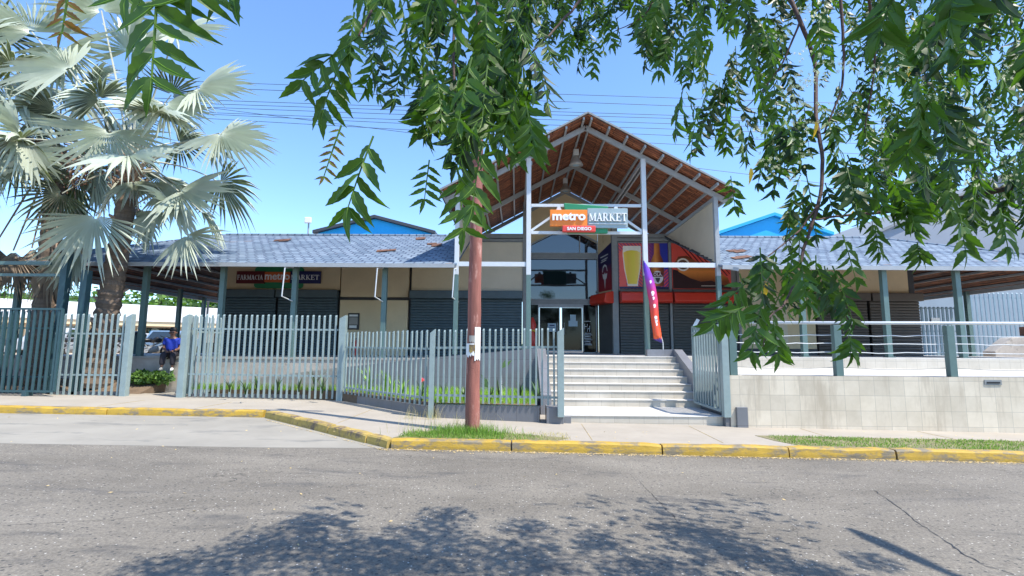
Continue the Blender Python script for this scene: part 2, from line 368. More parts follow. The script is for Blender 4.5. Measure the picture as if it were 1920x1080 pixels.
# ---------------------------------------------------------------- ground
def zs(x): return -.12-.0125*x          # the street falls gently to the right
SW = .14
def zsw(x): return zs(x)+SW
def sloped(pts, dz, th=.0):
    return [(x, y, zs(x)+dz) for x, y in pts]
g = MB(); g.poly([(-900, -900, -1.6), (900, -900, -1.6), (900, 900, -1.6), (-900, 900, -1.6)]); struct(g.build('ground', 'dirt'))
g = MB()
nx, ny = 60, 10
g.add([(x, y, zs(x)) for y in [-60+68.6*j/ny for j in range(ny+1)] for x in [-75+150*i/nx for i in range(nx+1)]],
      [(j*(nx+1)+i, j*(nx+1)+i+1, (j+1)*(nx+1)+i+1, (j+1)*(nx+1)+i) for j in range(ny) for i in range(nx)])
struct(g.build('road', 'asphalt'))
g = MB(); g.prism(sloped([(-60, 7.75), (-14, 7.9), (-8, 8.0), (-4, 8.12), (-1.95, 8.3), (-1.95, 8.7), (-5.4, 12), (-60, 12)], -.2), (0, 0, .204)); struct(g.build('driveway', 'apron'))
g = MB(); g.prism(sloped([(-2.0, 8.42), (60, 8.42), (60, 14.6), (-60, 14.6), (-60, 11.2), (-5.5, 11.46)], -.2), (0, 0, .2+SW)); struct(g.build('sidewalk', 'sidewalk'))
# expansion joints and long patches of the pavement
g = MB()
for x in (-9.4, -7.2, -3.4, -1.0, 1.25, 3.4, 5.6, 7.9, 10.3):
    yb = 11.5 if x < -5.5 else (8.6 if x > -2 else 8.42+(-2-x)*.87+.2)
    yt = 13.3 if x < -5.5 else 10.4
    if x < -3: yt = 12.9
    g.beam((x, yb, zsw(x)+.003), (x+.05, yt, zsw(x)+.002), .007, .003)
struct(g.build('pavement_joint', 'kerb_worn'))
def kerb(pts, mat, name, seg, wdt=.17):
    mb = MB(); tot = 0
    for a, b in zip(pts, pts[1:]):
        a = Vector((*a, 0)); b = Vector((*b, 0)); Ln = (b-a).length; d = (b-a)/Ln; nrm = Vector((-d.y, d.x, 0)); t = 0
        while t < Ln-.05:
            l = min(seg*(.8+rnd.random()*.5), Ln-t)
            if Ln-t-l < .5: l = Ln-t
            k = 0; jx = rnd.uniform(-.012, .012); jz = rnd.uniform(-.008, .006)
            n = max(2, int(l/.22)); rows = []
            for i in range(n+1):
                p = a+d*(t+.012+(l-.024)*i/n); e = 1-.25*(i in (0, n))
                o = jx+rnd.uniform(-.006, .006); zz = zs(p.x)
                top = SW+.012+jz+rnd.uniform(-.006, .006); top *= (.93 if i in (0, n) else 1)
                if rnd.random() < .07: top -= .02; o += .015
                prof = [(o-.008, -.15), (o+.0, .05), (o+.012, top-.025), (o+.035, top), (wdt, top), (wdt, -.15)]
                rows.append([p+nrm*u+V(0, 0, zz+h) for u, h in prof])
            m = len(rows[0]); vs = [q for r in rows for q in r]
            fs = [(i*m+k, i*m+(k+1) % m, (i+1)*m+(k+1) % m, (i+1)*m+k) for i in range(n) for k in range(m)]
            fs += [tuple(range(m)), tuple(range(n*m, n*m+m))[::-1]]
            mb.add(vs, fs); t += l
    return struct(mb.build(name, mat))
kerb([(-60, 11.0), (-12, 11.12), (-5.55, 11.30)], 'kerb_yellow', 'kerb', 2.6)
kerb([(-5.5, 11.28), (-2.05, 8.26)], 'kerb_worn', 'kerb', 1.4)
kerb([(-2.0, 8.25), (60, 8.25)], 'kerb_yellow', 'kerb', 1.9)
# two wandering cracks in the road
g = MB()
for pts in ([(1640, 915), (1665, 932), (1700, 958), (1722, 975), (1745, 990), (1775, 1010), (1810, 1035), (1850, 1056), (1880, 1064), (1918, 1076)], [(0, 1003), (120, 995), (220, 988), (330, 968), (450, 958)], [(1200, 905), (1230, 935), (1262, 968), (1275, 985)]):
    P = [atz(a, b, -.14) for a, b in pts]; Q = []
    for a, b in zip(P, P[1:]):
        n = max(2, int((b-a).length/.06)); Q += [a+(b-a)*(k/n)+V(rnd.uniform(-.012, .012), rnd.uniform(-.012, .012), 0) for k in range(n)]
    for a, b in zip(Q, Q[1:]):
        wd = rnd.uniform(.003, .011)*(.5 if P[0].x < -2 or P[0].x < 3 else 1)
        d = (b-a).normalized(); nn = V(-d.y, d.x, 0)*wd/2
        g.poly([(q.x, q.y, zs(q.x)+.004) for q in (a-nn, b+d*.004-nn, b+d*.004+nn, a+nn)])
struct(g.build('road_crack', 'black'))
# parking lot behind, planting beds
g = MB(); g.box(-90, -15.98, 15.9, 120, -1, .95); g.box(18.5, 90, 15.9, 120, -1, .95); g.box(-15.98, 18.5, 27.2, 120, -1, .95); struct(g.build('parking_lot', 'lot'))
g = MB(); g.prism([(-4.7, 13.75, -.1), (-1.75, 11.1, -.1), (.4, 10.85, -.1), (.4, 13.8, -.1), (-9, 14.9, -.1)], (0, 0, .42)); g.prism([(-16, 14.2, -.1), (-16, 15.44, -.1), (-16, 15.44, .5), (-16, 14.2, .1)], (5.4, 0, 0)); struct(g.build('soil_bed', 'soil'))
# terrace and veranda floor
TZ, FZ, FL = .985, 1.305, 1.17
g = MB(); g.box(4.6, 45, 10.47, 15.1, -.3, TZ); struct(g.build('terrace', 'tile_floor'))
g = MB(); g.box(-15.97, .2, 15.75, 27.1, -.3, FL); g.box(.2, 18.48, 15.75, 27.1, -.3, FZ); g.box(.45, 4.6, 14.03, 15.75, -.3, FZ-.0005); g.box(4.6, 18.48, 15.12, 15.75, -.3, FZ-.0005); struct(g.build('veranda_floor', 'tile_floor'))
g = MB(); g.box(4.62, 18.48, 15.09, 15.117, TZ+.001, FZ-.03); struct(g.build('terrace_riser', 'tile_riser'))
# ---------------------------------------------------------------- staircase
st = thing('staircase', (2.6, 10.6, 0), 'broad pale tiled stairs with grey side walls leading up to the entrance', 'stairs')
XS0, XS1 = .80, 4.33
g = MB(); g.box(.95, 4.22, 10.6, 12.2, -.3, .15-.02)
for k in range(7): g.box(XS0, XS1, 12.2+.3*k, 12.2+.3*(k+1)+.01, -.2, .15+.165*(k+1)-.022)
g.build('riser', 'tile_riser', st)
g = MB(); g.box(.93, 4.24, 10.585, 12.2, .132, .152)
for k in range(7): g.box(XS0+.001, XS1-.001, 12.185+.3*k, 12.2+.3*(k+1) if k < 6 else 14.02, .15+.165*(k+1)-.02, .15+.165*(k+1))
g.build('tread', 'tile_floor', st, bevel=.004)
g = MB(); g.prism([(XS1, 10.9, -.2), (XS1, 14.45, -.2), (XS1, 14.45, 1.5), (XS1, 14.1, 1.5), (XS1, 12.75, .93), (XS1, 10.9, .93)], (.22, 0, 0))
g.prism([(3.62, 14.2, 1.2), (XS1-.003, 14.2, 1.2), (XS1-.003, 14.2, 1.497), (3.62, 14.2, 1.497)], (0, .22, 0))
g.build('side_wall', 'ramp_tile', st)
g = MB(); g.prism([(.55, 11.7, -.2), (.55, 14.4, -.2), (.55, 14.4, 1.5), (.55, 14.0, 1.5), (.55, 11.75, .45)], (.24, 0, 0)); g.build('side_wall', 'ramp_tile', st)
g = MB(); g.box(.60, .94, 10.35, 10.9, -.3, .33); g.box(.88, 1.10, 10.45, 10.62, -.3, .14); g.box(4.20, 4.42, 10.46, 10.62, -.3, .16); g.box(4.40, 4.62, 10.38, 10.75, -.3, .36); g.each('pedestal', 'tile_dark', st, bevel=.006)
# terrace wall
g = MB(); g.prism([(4.3, 10.44, -.4), (45, 10.44, -.9), (45, 10.44, TZ-.0), (4.3, 10.44, TZ-.0)], (0, .16, 0))
o = tag(g.build('terrace_wall', 'tile_wall'), 'long low wall of square cream tiles under the terrace railing', 'wall')
p = at(1862, 717, 10.43); g = MB(); g.box(p.x-.17, p.x+.17, 10.425, 10.44, p.z-.05, p.z+.05); v = g.build('vent', 'grey_trim', o)
g = MB(); g.box(p.x-.13, p.x+.13, 10.415, 10.427, p.z-.02, p.z+.012); g.build('slot', 'black', v)
# retaining wall and ramp
g = MB(); g.box(-16, .45, 15.45, 15.75, -.1, FL-.05); o = tag(g.build('retaining_wall', 'wall_concrete'), 'weathered concrete retaining wall under the veranda columns', 'wall')
g = MB(); g.box(-16, .45, 15.42, 15.78, FL-.05, FL+.012); g.build('coping', 'concrete', o)
rp = thing('ramp', (-4, 14.5, .2), 'access ramp with low grey parapet rising from the gate to the entrance', 'ramp')
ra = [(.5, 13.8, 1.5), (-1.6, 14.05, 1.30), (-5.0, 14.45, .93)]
rb = [(-5.0, 14.45, .93), (-7.5, 14.75, .60), (-10.0, 15.0, .22)]  # left run gets a paler material: sunlight put into its colour
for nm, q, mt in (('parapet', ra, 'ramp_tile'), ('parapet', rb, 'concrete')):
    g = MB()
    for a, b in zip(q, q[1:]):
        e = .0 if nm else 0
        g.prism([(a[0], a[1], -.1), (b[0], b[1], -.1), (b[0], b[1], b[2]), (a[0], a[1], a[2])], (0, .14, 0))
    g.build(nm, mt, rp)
g = MB(); g.hexa([(-10.2, 15.14, -.1), (.44, 13.95, -.1), (.44, 15.42, -.1), (-10.2, 15.42, -.1), (-10.2, 15.14, .1), (.44, 13.95, FZ-.02), (.44, 15.42, FZ-.02), (-10.2, 15.42, .1)]); g.build('ramp_floor', 'concrete', rp)
g = MB(); g.prism([(-10.6, 13.7, .0), (-9.2, 13.7, .0), (-8.9, 15.1, .0), (-10.6, 15.4, .0)], (0, 0, .12)); g.build('ramp_landing', 'apron', rp)
# low planter walls under the fence
g = MB()
def lowwall(mb, a, b, z0, z1a, z1b, t=.16):
    d = (Vector(b)-Vector(a)).normalized(); n = V(-d.y, d.x, 0)*t
    a = Vector(a); b = Vector(b)
    mb.hexa([a+V(0, 0, z0), b+V(0, 0, z0), b+n+V(0, 0, z0), a+n+V(0, 0, z0), a+V(0, 0, z1a), b+V(0, 0, z1b), b+n+V(0, 0, z1b), a+n+V(0, 0, z1a)])
lowwall(g, (-4.66, 13.75, 0), (-1.78, 10.98, 0), -.3, .26, .25); lowwall(g, (-1.70, 10.86, 0), (.46, 10.50, 0), -.3, .31, .33)
tag(g.build('planter_wall', 'tile_dark'), 'low grey tiled planter wall below the shorter fence', 'wall')
g = MB(); g.box(-9.0, -4.85, 14.02, 14.2, -.2, .20); g.box(-30, -10.7, 13.95, 14.15, -.2, .24)
tag(g.build('fence_footing', 'tile_dark'), 'dark kerb footing behind the tall picket fence', 'wall')

# ---------------------------------------------------------------- market building
B = thing('market_building', (2, 20.6, FZ), 'single storey market hall with shingled hip roof and tall open gable porch', 'building')
FY = 20.6
def wallbox(x0, x1, z0, z1, mat='cream', y=FY, name='wall', th=.2, bevel=.01):
    g = MB(); g.box(x0, x1, y, y+th, z0, z1); return g.build(name, mat, B, bevel=bevel)
def shutter(x0, x1, z0, z1, mat, y=FY, name='shutter', pitch_=.11, head=.32):
    g = MB(); n = int((z1-head-z0)/pitch_); h = (z1-head-z0)/n
    for k in range(n):
        z = z0+k*h
        g.prism([(x0, y+.02, z), (x0, y-.02, z+.01), (x0, y-.03, z+h*.45), (x0, y-.015, z+h*.85), (x0, y+.02, z+h*.97)], (x1-x0, 0, 0))
    g.box(x0, x1, y+.025, y+.05, z0, z1)
    s = g.build(name, mat, B)
    g = MB(); g.box(x0-.03, x1+.03, y-.26, y+.02, z1-head, z1); g.build('shutter_box', mat, s, bevel=.02)
    return s
Z0, ZS, ZB = FZ, 3.83, 5.95
# left part
wallbox(-12.2, -7.3, ZS, ZB); shutter(-12.15, -9.9, FL, ZS-.02, 'shutter_blue'); shutter(-9.78, -7.35, FL, ZS-.02, 'shutter_blue')
wallbox(-7.25, -4.46, FL, 3.42); wallbox(-7.25, -4.46, 3.55, ZB); wallbox(-4.34, -1.62, ZS, 6.0); wallbox(-1.55, .22, ZS, 5.86, 'cream_pale')
shutter(-4.34, -1.68, FL, ZS-.02, 'shutter_blue'); shutter(-1.52, .18, FL, ZS-.02, 'shutter_blue')
# right part
wallbox(4.14, 6.2, 3.9, 5.9, 'grey_trim'); wallbox(6.3, 8.95, 3.9, 5.9, 'grey_trim'); wallbox(9.05, 12.05, Z0+.25, ZB); wallbox(12.1, 15.9, ZS, ZB)
shutter(4.18, 6.15, Z0, 3.9, 'shutter_grey', head=.1); shutter(6.33, 8.9, Z0, 3.9, 'shutter_grey', head=.1)
shutter(12.12, 14.15, Z0, ZS-.02, 'shutter_brown'); shutter(14.27, 16.25, Z0, ZS-.02, 'shutter_brown')
g = MB(); g.box(-12.2, .2, FY+.21, FY+.3, FL, 5.9); g.box(4.1, 16.3, FY+.21, FY+.3, Z0, 5.9); g.box(9.05, 12.05, FY-.02, FY+.2, Z0, Z0+.24)
g.box(-12.2, -12.0, FY+.3, 26, Z0, 4.3); g.box(16.1, 16.3, FY+.3, 26, Z0, 4.3); g.build('frame', 'dark_trim', B)
wallbox(9.35, 10.9, 1.75, 3.7, 'cream_pale', FY-.04, 'panel', .04)
# posts of the facade
for x, w_, z1, mt in ((-1.58, .1, 6.0, 'grey_trim'), (.33, .22, 8.0, 'grey_trim'), (4.0, .24, 8.0, 'grey_trim'), (6.25, .1, 5.9, 'grey_trim'), (9.0, .1, 5.9, 'grey_trim')):
    g = MB(); g.box(x-w_/2, x+w_/2, FY-.06, FY+.16, Z0, z1); g.build('post', mt, B, bevel=.008)
# grey bands above the porch facade
g = MB(); g.box(-1.84, .22, FY-.05, FY+.2, 5.87, 5.99); g.box(-1.84, .22, FY-.09, FY+.2, 6.02, 6.20); g.box(4.12, 6.5, FY-.05, FY+.2, 5.92, 6.04); g.box(4.12, 6.5, FY-.09, FY+.2, 6.07, 6.22); g.each('cornice', 'grey_trim', B)
# red canopies over the bay
for x0, x1 in ((4.16, 6.2), (6.28, 8.8)):
    g = MB(); g.prism([(x0, FY-.04, 3.34), (x0, FY-.42, 3.34), (x0, FY-.50, 3.42), (x0, FY-.44, 3.76), (x0, FY-.04, 3.86)], (x1-x0, 0, 0)); g.build('canopy', 'canopy_red', B, bevel=.03)
a, b = V(3.95, 20.55, 0), V(3.50, 21.75, 0); nn = V(-1, -.38, 0).normalized()
g = MB(); pr = [(0, 3.34), (.38, 3.34), (.46, 3.42), (.40, 3.76), (0, 3.86)]
g.prism([a+nn*u+V(0, 0, z) for u, z in pr], b-a); g.build('canopy', 'canopy_red', B, bevel=.03)
# angled side wall of the bay
g = MB(); a, b = V(3.93, 20.62, 0), V(3.50, 21.78, 0)
g.prism([a+V(0, 0, Z0), b+V(0, 0, Z0), b+V(0, 0, 3.4), a+V(0, 0, 3.4)], (.08, .03, 0)); g.build('wall', 'shutter_grey', B)
g = MB(); g.prism([a+V(0, 0, 3.4), b+V(0, 0, 3.4), b+V(0, 0, 7.0), a+V(0, 0, 7.6)], (.08, .03, 0)); g.build('wall', 'cream', B)
# entrance glazing
GY = 21.8
g = MB(); g.box(.45, 3.52, GY+.06, GY+.10, 3.62, 5.4); g.build('glass', 'glass', B)
g = MB(); g.prism([(.45, GY+.06, 5.62), (3.52, GY+.06, 5.62), (3.52, GY+.06, 6.05), (2.12, GY+.06, 6.78), (.45, GY+.06, 5.95)], (0, .04, 0)); g.build('glass', 'glass', B)
g = MB(); g.box(.40, 3.58, GY-.02, GY+.12, 5.40, 5.62); g.box(.40, 3.58, GY-.02, GY+.12, 3.40, 3.60)
g.each('transom', 'grey_trim', B, bevel=.01)
g = MB()
for z in (5.385, 5.635, 3.615, 3.385): g.box(.45, 3.52, GY-.05, GY-.022, z-.015, z+.015)
g.box(3.46, 3.5, GY-.05, GY-.02, 3.6, 6.1); g.box(2.7, 2.74, GY+.0, GY+.05, 5.63, 6.4)
g.beam((.45, GY-.03, 5.95), (2.12, GY-.03, 6.80), .05, .06); g.beam((2.12, GY-.03, 6.80), (3.5, GY-.03, 6.12), .05, .06)
g.each('mullion', 'steel_light', B)
g = MB(); g.box(.45, .9, GY+.06, GY+.1, Z0, 3.38); g.box(2.86, 3.5, GY+.06, GY+.1, Z0, 3.38); g.each('side_glass', 'door_glass', B)
g = MB(); g.box(.40, .45, GY-.02, GY+.12, Z0, 6); g.box(.9, .94, GY-.03, GY+.1, Z0, 3.38); g.box(2.82, 2.86, GY-.03, GY+.1, Z0, 3.38); g.box(.94, 2.82, GY-.03, GY+.1, 3.26, 3.38); g.box(3.38, 3.42, GY-.03, GY+.1, Z0, 3.3); g.box(.4, 3.5, GY-.03, GY+.1, Z0-.01, Z0+.05)
g.build('door_frame', 'steel_light', B)
for k, (x0, x1) in enumerate(((.96, 1.84), (1.92, 2.80))):
    g = MB(); g.box(x0, x1, GY+.05, GY+.07, Z0+.06, 3.25); d = g.build('door', 'door_glass', B)
    g = MB()
    for xx in (x0, x1-.035): g.box(xx, xx+.035, GY+.02, GY+.045, Z0+.06, 3.25)
    g.box(x0+.036, x1-.036, GY+.02, GY+.045, Z0+.06, Z0+.14); g.build('door_rail', 'steel_light', d)
    g = MB(); hx = x1-.1 if k == 0 else x0+.1; g.tube([(hx, GY-.02, 2.1), (hx, GY-.02, 2.6)], .015); g.box(hx-.01, hx+.01, GY-.02, GY+.05, 2.15, 2.17); g.box(hx-.01, hx+.01, GY-.02, GY+.05, 2.53, 2.55); g.build('handle', 'steel_light', d)
# cream gable wall high over the entrance
g = MB(); g.prism([(.45, GY+.14, 5.9), (2.12, GY+.14, 6.8), (3.52, GY+.14, 6.05), (3.52, GY+.14, 7.62), (2.12, GY+.14, 8.42), (.45, GY+.14, 7.5)], (0, .1, 0)); g.build('wall', 'cream', B)
g = MB(); g.prism([(.42, 20.72, 5.6), (.42, GY+.12, 5.6), (.42, GY+.12, 7.5), (.42, 20.72, 7.5)], (-.06, 0, 0)); g.prism([(.42, 20.72, Z0), (.42, GY, Z0), (.42, GY, 5.597), (.42, 20.72, 5.597)], (-.06, 0, 0)); g.build('wall', 'cream_pale', B)
# hip roof
XL, XR, YE, RZ, EZ = -15.9, 18.4, 15.1, 6.07, 3.97
RL, RR, YB = -12.2, 14.8, 27.0
def slab(mb, pts, th=.06): mb.prism([(x, y, z) for x, y, z in pts], (0, 0, th))
g = MB()
slab(g, [(XL, YE, EZ), (-1.84, YE, EZ), (-1.84, FY+.1, RZ), (RL, FY+.1, RZ)])
slab(g, [(6.1, YE, EZ), (XR, YE, EZ), (RR, FY+.1, RZ), (6.1, FY+.1, RZ)])
slab(g, [(XL, YB, EZ), (RL, FY+.1, RZ), (-1.84, FY+.1, RZ), (-1.84, YB, EZ)])
slab(g, [(6.1, YB, EZ), (6.1, FY+.1, RZ), (RR, FY+.1, RZ), (XR, YB, EZ)])
slab(g, [(XL, YB, EZ), (XL, YE, EZ), (RL, FY+.1, RZ)]); slab(g, [(XR, YE, EZ), (XR, YB, EZ), (RR, FY+.1, RZ)])
slab(g, [(-1.84, 22.3, 5.6), (6.1, 22.3, 5.6), (6.1, YB, EZ), (-1.84, YB, EZ)])
roof = g.build('roof', 'shingles', B)
g = MB(); g.tube([(RL, FY+.1, RZ+.06), (-1.84, FY+.1, RZ+.06)], .07); g.tube([(6.1, FY+.1, RZ+.06), (RR, FY+.1, RZ+.06)], .07)
for a, b in (((RL, FY+.1, RZ+.05), (XL, YE, EZ+.05)), ((RR, FY+.1, RZ+.05), (XR, YE, EZ+.05))): g.tube([a, b], .06)
g.each('ridge_cap', 'shingles', roof)
# loose shingles
g = MB()
for px, py, Y in ((765, 462, 19.6), (722, 470, 17), (805, 455, 18.2), (1400, 487, 16.0), (1370, 478, 17.2), (520, 455, 19)):
    p = at(px, py, Y); z = EZ+(p.y-YE)*(RZ-EZ)/(FY+.1-YE)+.09
    for k in range(3):
        x = p.x+rnd.uniform(-.4, .4); y = p.y+rnd.uniform(-.2, .2); z = EZ+(y-YE)*(RZ-EZ)/(FY+.1-YE)+.075
        g.prism([(x, y, z), (x+.35, y+.05, z+.05), (x+.3, y+.3, z+.14), (x-.05, y+.25, z+.1)], (0, 0, .015))
g.each('loose_shingle', 'brown_wood', roof)
# soffit boards under the slopes
g = MB()
def under(pts, th=.03): g.prism([(x, y, z-th-.004) for x, y, z in pts], (0, 0, th))
under([(XL, YB, EZ), (RL, FY+.1, RZ), (-1.9, FY+.1, RZ), (-1.9, YB, EZ)]); under([(6.15, YB, EZ), (6.15, FY+.1, RZ), (RR, FY+.1, RZ), (XR, YB, EZ)])
under([(XL, YB, EZ), (XL, YE, EZ), (RL, FY+.1, RZ)]); under([(XR, YE, EZ), (XR, YB, EZ), (RR, FY+.1, RZ)])
under([(XL, YE, EZ), (-1.9, YE, EZ), (-1.9, FY+.05, RZ), (RL, FY+.05, RZ)]); under([(6.15, YE, EZ), (XR, YE, EZ), (RR, FY+.05, RZ), (6.15, FY+.05, RZ)])
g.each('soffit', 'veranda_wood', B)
g = MB()
for k in range(9):
    t = (k+.5)/9; y = FY+.1+(YB-FY-.1)*t; z = RZ+(EZ-RZ)*t-.09
    g.beam((RL+(XL-RL)*t, y, z), (-12.2, y, z), .05, .08); g.beam((16.3, y, z), (max(16.3, RR+(XR-RR)*t), y, z), .05, .08)
    y2 = FY+.1+(YE-FY-.1)*t
    xa = RL+(XL-RL)*t; g.beam((xa, y2, z), (xa, y, z), .05, .08); xb = RR+(XR-RR)*t; g.beam((xb, y2, z), (xb, y, z), .05, .08)
for a, b in (((RL, FY+.1, RZ-.15), (XL, YE, EZ-.15)), ((RL, FY+.1, RZ-.15), (XL, YB, EZ-.15)), ((RR, FY+.1, RZ-.15), (XR, YE, EZ-.15)), ((RR, FY+.1, RZ-.15), (XR, YB, EZ-.15))): g.beam(a, b, .08, .14)
g.beam((XR-.1, YE+.1, EZ-.12), (XR-.1, YB-.1, EZ-.12), .1, .16); g.beam((XL+.1, YE+.1, EZ-.12), (XL+.1, YB-.1, EZ-.12), .1, .16)
g.each('rafter', 'steel_light', B)
g = MB(); g.box(XL, -1.9, YE-.05, YE, EZ-.07, EZ+.05); g.box(6.15, XR, YE-.05, YE, EZ-.07, EZ+.05); g.each('fascia', 'steel_light', B)
# veranda columns
def column(x, y, z0, z1, w_=.15, mt='column_green'):
    g = MB(); g.box(x-w_/2, x+w_/2, y-w_/2, y+w_/2, z0, z1); g.box(x-w_*.8, x+w_*.8, y-w_*.8, y+w_*.8, z0, z0+.02); return g.build('column', mt, B, bevel=.006)
CY = 15.6
for x in (-11.6, -9.18, -6.92, -4.12): column(x, CY, FL+.012, EZ+.1)
for x in (8.6, 11.1, 13.3, 15.5): column(x, 15.35, FZ, EZ+.02)
for x, y in ((-14.4, 21.4), (-15.6, 25), (18.2, 20.6), (18.2, 25.5), (-15.6, 15.6)): column(x, y, FL if x < 0 else FZ, EZ-.05)
g = MB()
for x in (-6.92, -4.12, -1.80):
    a = V(x-.04, CY-.1, 3.95); b = V(x-.10, CY-.55, 3.86); c = V(x-.14, CY-.55, 3.0); d = V(x-.02, CY-.1, 2.9)
    g.tube([a, b, c, d], .02, 6)
g.each('bracket', 'steel_white', B)
# gable porch ------------------------------------------------------
AX, AZ, SL, GF, GB = 2.12, 8.62, .545, 14.7, 22.05
HW = 4.5
g = MB()
for s_ in (-1, 1):
    g.prism([(AX, GF, AZ+.05), (AX+s_*HW, GF, AZ+.05-SL*HW), (AX+s_*HW, GF, AZ+.0-SL*HW), (AX, GF, AZ)], (0, GB-GF, 0))
pr_ = g.build('porch_roof', 'shingles', B)
g = MB()
for s_ in (-1, 1):
    g.prism([(AX, GF+.03, AZ-.006), (AX+s_*(HW-.03), GF+.03, AZ-.006-SL*(HW-.03)), (AX+s_*(HW-.03), GF+.03, AZ-.04-SL*(HW-.03)), (AX, GF+.03, AZ-.04)], (0, GB-GF-.06, 0))
g.build('boarding', 'ceiling_wood', pr_)
g = MB()
for s_ in (-1, 1): g.beam((AX, GF-.02, AZ+.02), (AX+s_*HW, GF-.02, AZ+0.0-SL*HW), .03, .05)
g.each('verge', 'grey_trim', pr_)
for s_ in (-1, 1):
    for k in range(9):
        x = AX+s_*(.12+k*.535); z = AZ-.085-SL*abs(x-AX)
        g = MB(); g.beam((x, GF+.03, z), (x, GB-.05, z), .055, .085); g.build('purlin', 'steel_light', pr_)
for y in (15.3, 18.7, 21.9):
    for s_ in (-1, 1):
        g = MB(); g.beam((AX, y, AZ-.20), (AX+s_*(HW-.12), y, AZ-.20-SL*(HW-.12)), .09, .15); g.build('rafter', 'steel_light', pr_)
for x in (.34, 3.90):
    g = MB(); z = AZ-.38-SL*abs(x-AX); g.beam((x-.06, 15.3, z), (x-.06, 20.6, z), .05, .12); g.beam((x+.08, 15.3, z), (x+.08, 20.6, z), .05, .12)
    g.build('tie_beam', 'steel_light', B)
for s_ in (-1, 1): # raking end beams to the back
    g = MB(); g.beam((AX+s_*3.98, 15.3, AZ-.3-SL*3.98), (AX+s_*3.98, 21.0, AZ-.3-SL*3.98), .08, .12); g.build('tie_beam', 'steel_light', B)
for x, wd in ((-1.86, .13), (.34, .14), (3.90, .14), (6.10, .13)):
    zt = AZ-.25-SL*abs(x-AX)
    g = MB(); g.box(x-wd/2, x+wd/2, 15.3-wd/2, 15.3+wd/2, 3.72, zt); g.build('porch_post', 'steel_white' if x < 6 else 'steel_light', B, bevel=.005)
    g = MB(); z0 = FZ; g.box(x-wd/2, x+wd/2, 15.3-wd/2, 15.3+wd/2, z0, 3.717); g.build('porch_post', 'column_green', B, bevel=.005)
g = MB(); g.box(-1.79, .26, 15.26, 15.33, 3.98, 4.12); g.box(3.98, 6.03, 15.26, 15.33, 3.98, 4.12)
for z in (5.04, 5.90): g.box(.42, 3.82, 15.27, 15.33, z-.045, z+.045)
g.beam((.42, 15.3, 5.1), (1.15, 15.3, 5.62), .05, .07); g.beam((3.82, 15.3, 5.1), (3.1, 15.3, 5.62), .05, .07)
g.each('cross_bar', 'steel_white', B)
for s_, mt in ((-1, 'cream_pale'), (1, 'cream_pale')):
    x = AX+s_*3.98; zt = AZ-.3-SL*3.98
    g = MB(); g.prism([(x, 15.38, 4.12), (x, 15.38, zt-.06), (x, FY-.1, zt-.06), (x, FY-.1, 6.02)], (s_*.05, 0, 0)); g.build('side_panel', mt, B)
# eaves gutter piece beside the right post
g = MB(); g.beam((6.16, 15.25, 4.0), (6.6, 15.0, 3.88), .06, .1); g.build('bracket', 'steel_light', B)
# torn flashing along the side panel
g = MB()
for k in range(14):
    t = k/14; y = 15.6+(FY-.3-15.6)*t; z = EZ+(y-YE)*.375+.12
    g.beam((6.03, y, z), (6.0+rnd.uniform(-.06, .02), y+.25, z+.09+rnd.uniform(-.03, .05)), .05, .04)
g.build('flashing', 'dark_trim', B)
# ---------------------------------------------------------------- signs
def P3(px, py, Y): return at(px, py, Y)
# big sign on the porch
Y = 15.12
s = thing('shop_sign', at(1103, 410, Y), 'large metro MARKET sign with raised letters hung between the white porch posts', 'sign')
def rect(x0, y0, x1, y1, Y): a = at(x0, y0, Y); b = at(x1, y1, Y); return a.x, b.x, b.z, a.z
x0, x1, z0, z1 = rect(1057, 381, 1141, 438, Y+.08)
g = MB(); g.prism([(x0, Y+.04, z1), (x1, Y+.04, z1-.10), (x1-.03, Y+.04, z0), (x0+.1, Y+.04, z0)], (0, .08, 0)); g.build('panel', 'sign_green', s, bevel=.02)
x0, x1, z0, z1 = rect(1031, 394, 1101, 425, Y)
g = MB(); g.box(x0, x1, Y-.06, Y+.03, z0, z1); o = g.build('panel', 'orange', s, bevel=.01); text('metro', x0+.07, x1-.06, z0+.17, z1-.1, Y-.062, 'white', o, .035, .05)
x0, x1, z0, z1 = rect(1098, 391, 1177, 428, Y)
g = MB(); g.box(x0+.05, x1, Y-.04, Y+.035, z0, z1); o = g.build('panel', 'sign_grey', s, bevel=.008); serif('MARKET', x0+.09, x1-.03, z0+.2, z1-.16, Y-.042, 'white', o, .05)
g = MB(); g.beam((x0+.08, Y-.06, z0+.12), (x1-.04, Y-.06, z0+.12), .02, .02); g.build('ledge', 'steel_white', o)
x0, x1, z0, z1 = rect(1054, 424, 1116, 436, Y)
g = MB(); g.box(x0, x1, Y-.09, Y+.03, z0, z1); o = g.build('panel', 'sign_red', s, bevel=.02); text('SAN DIEGO', x0+.14, x1-.13, z0+.045, z1-.05, Y-.092, 'white', o, .03, .02)
g = MB()
for px in (1048, 1155): p = at(px, 391, Y); g.prism([(p.x-.09, Y, p.z-.06), (p.x+.09, Y, p.z-.06), (p.x+.04, Y, p.z+.06), (p.x-.04, Y, p.z+.06)], (0, .1, 0))
g.each('lamp_bracket', 'steel_white', s)
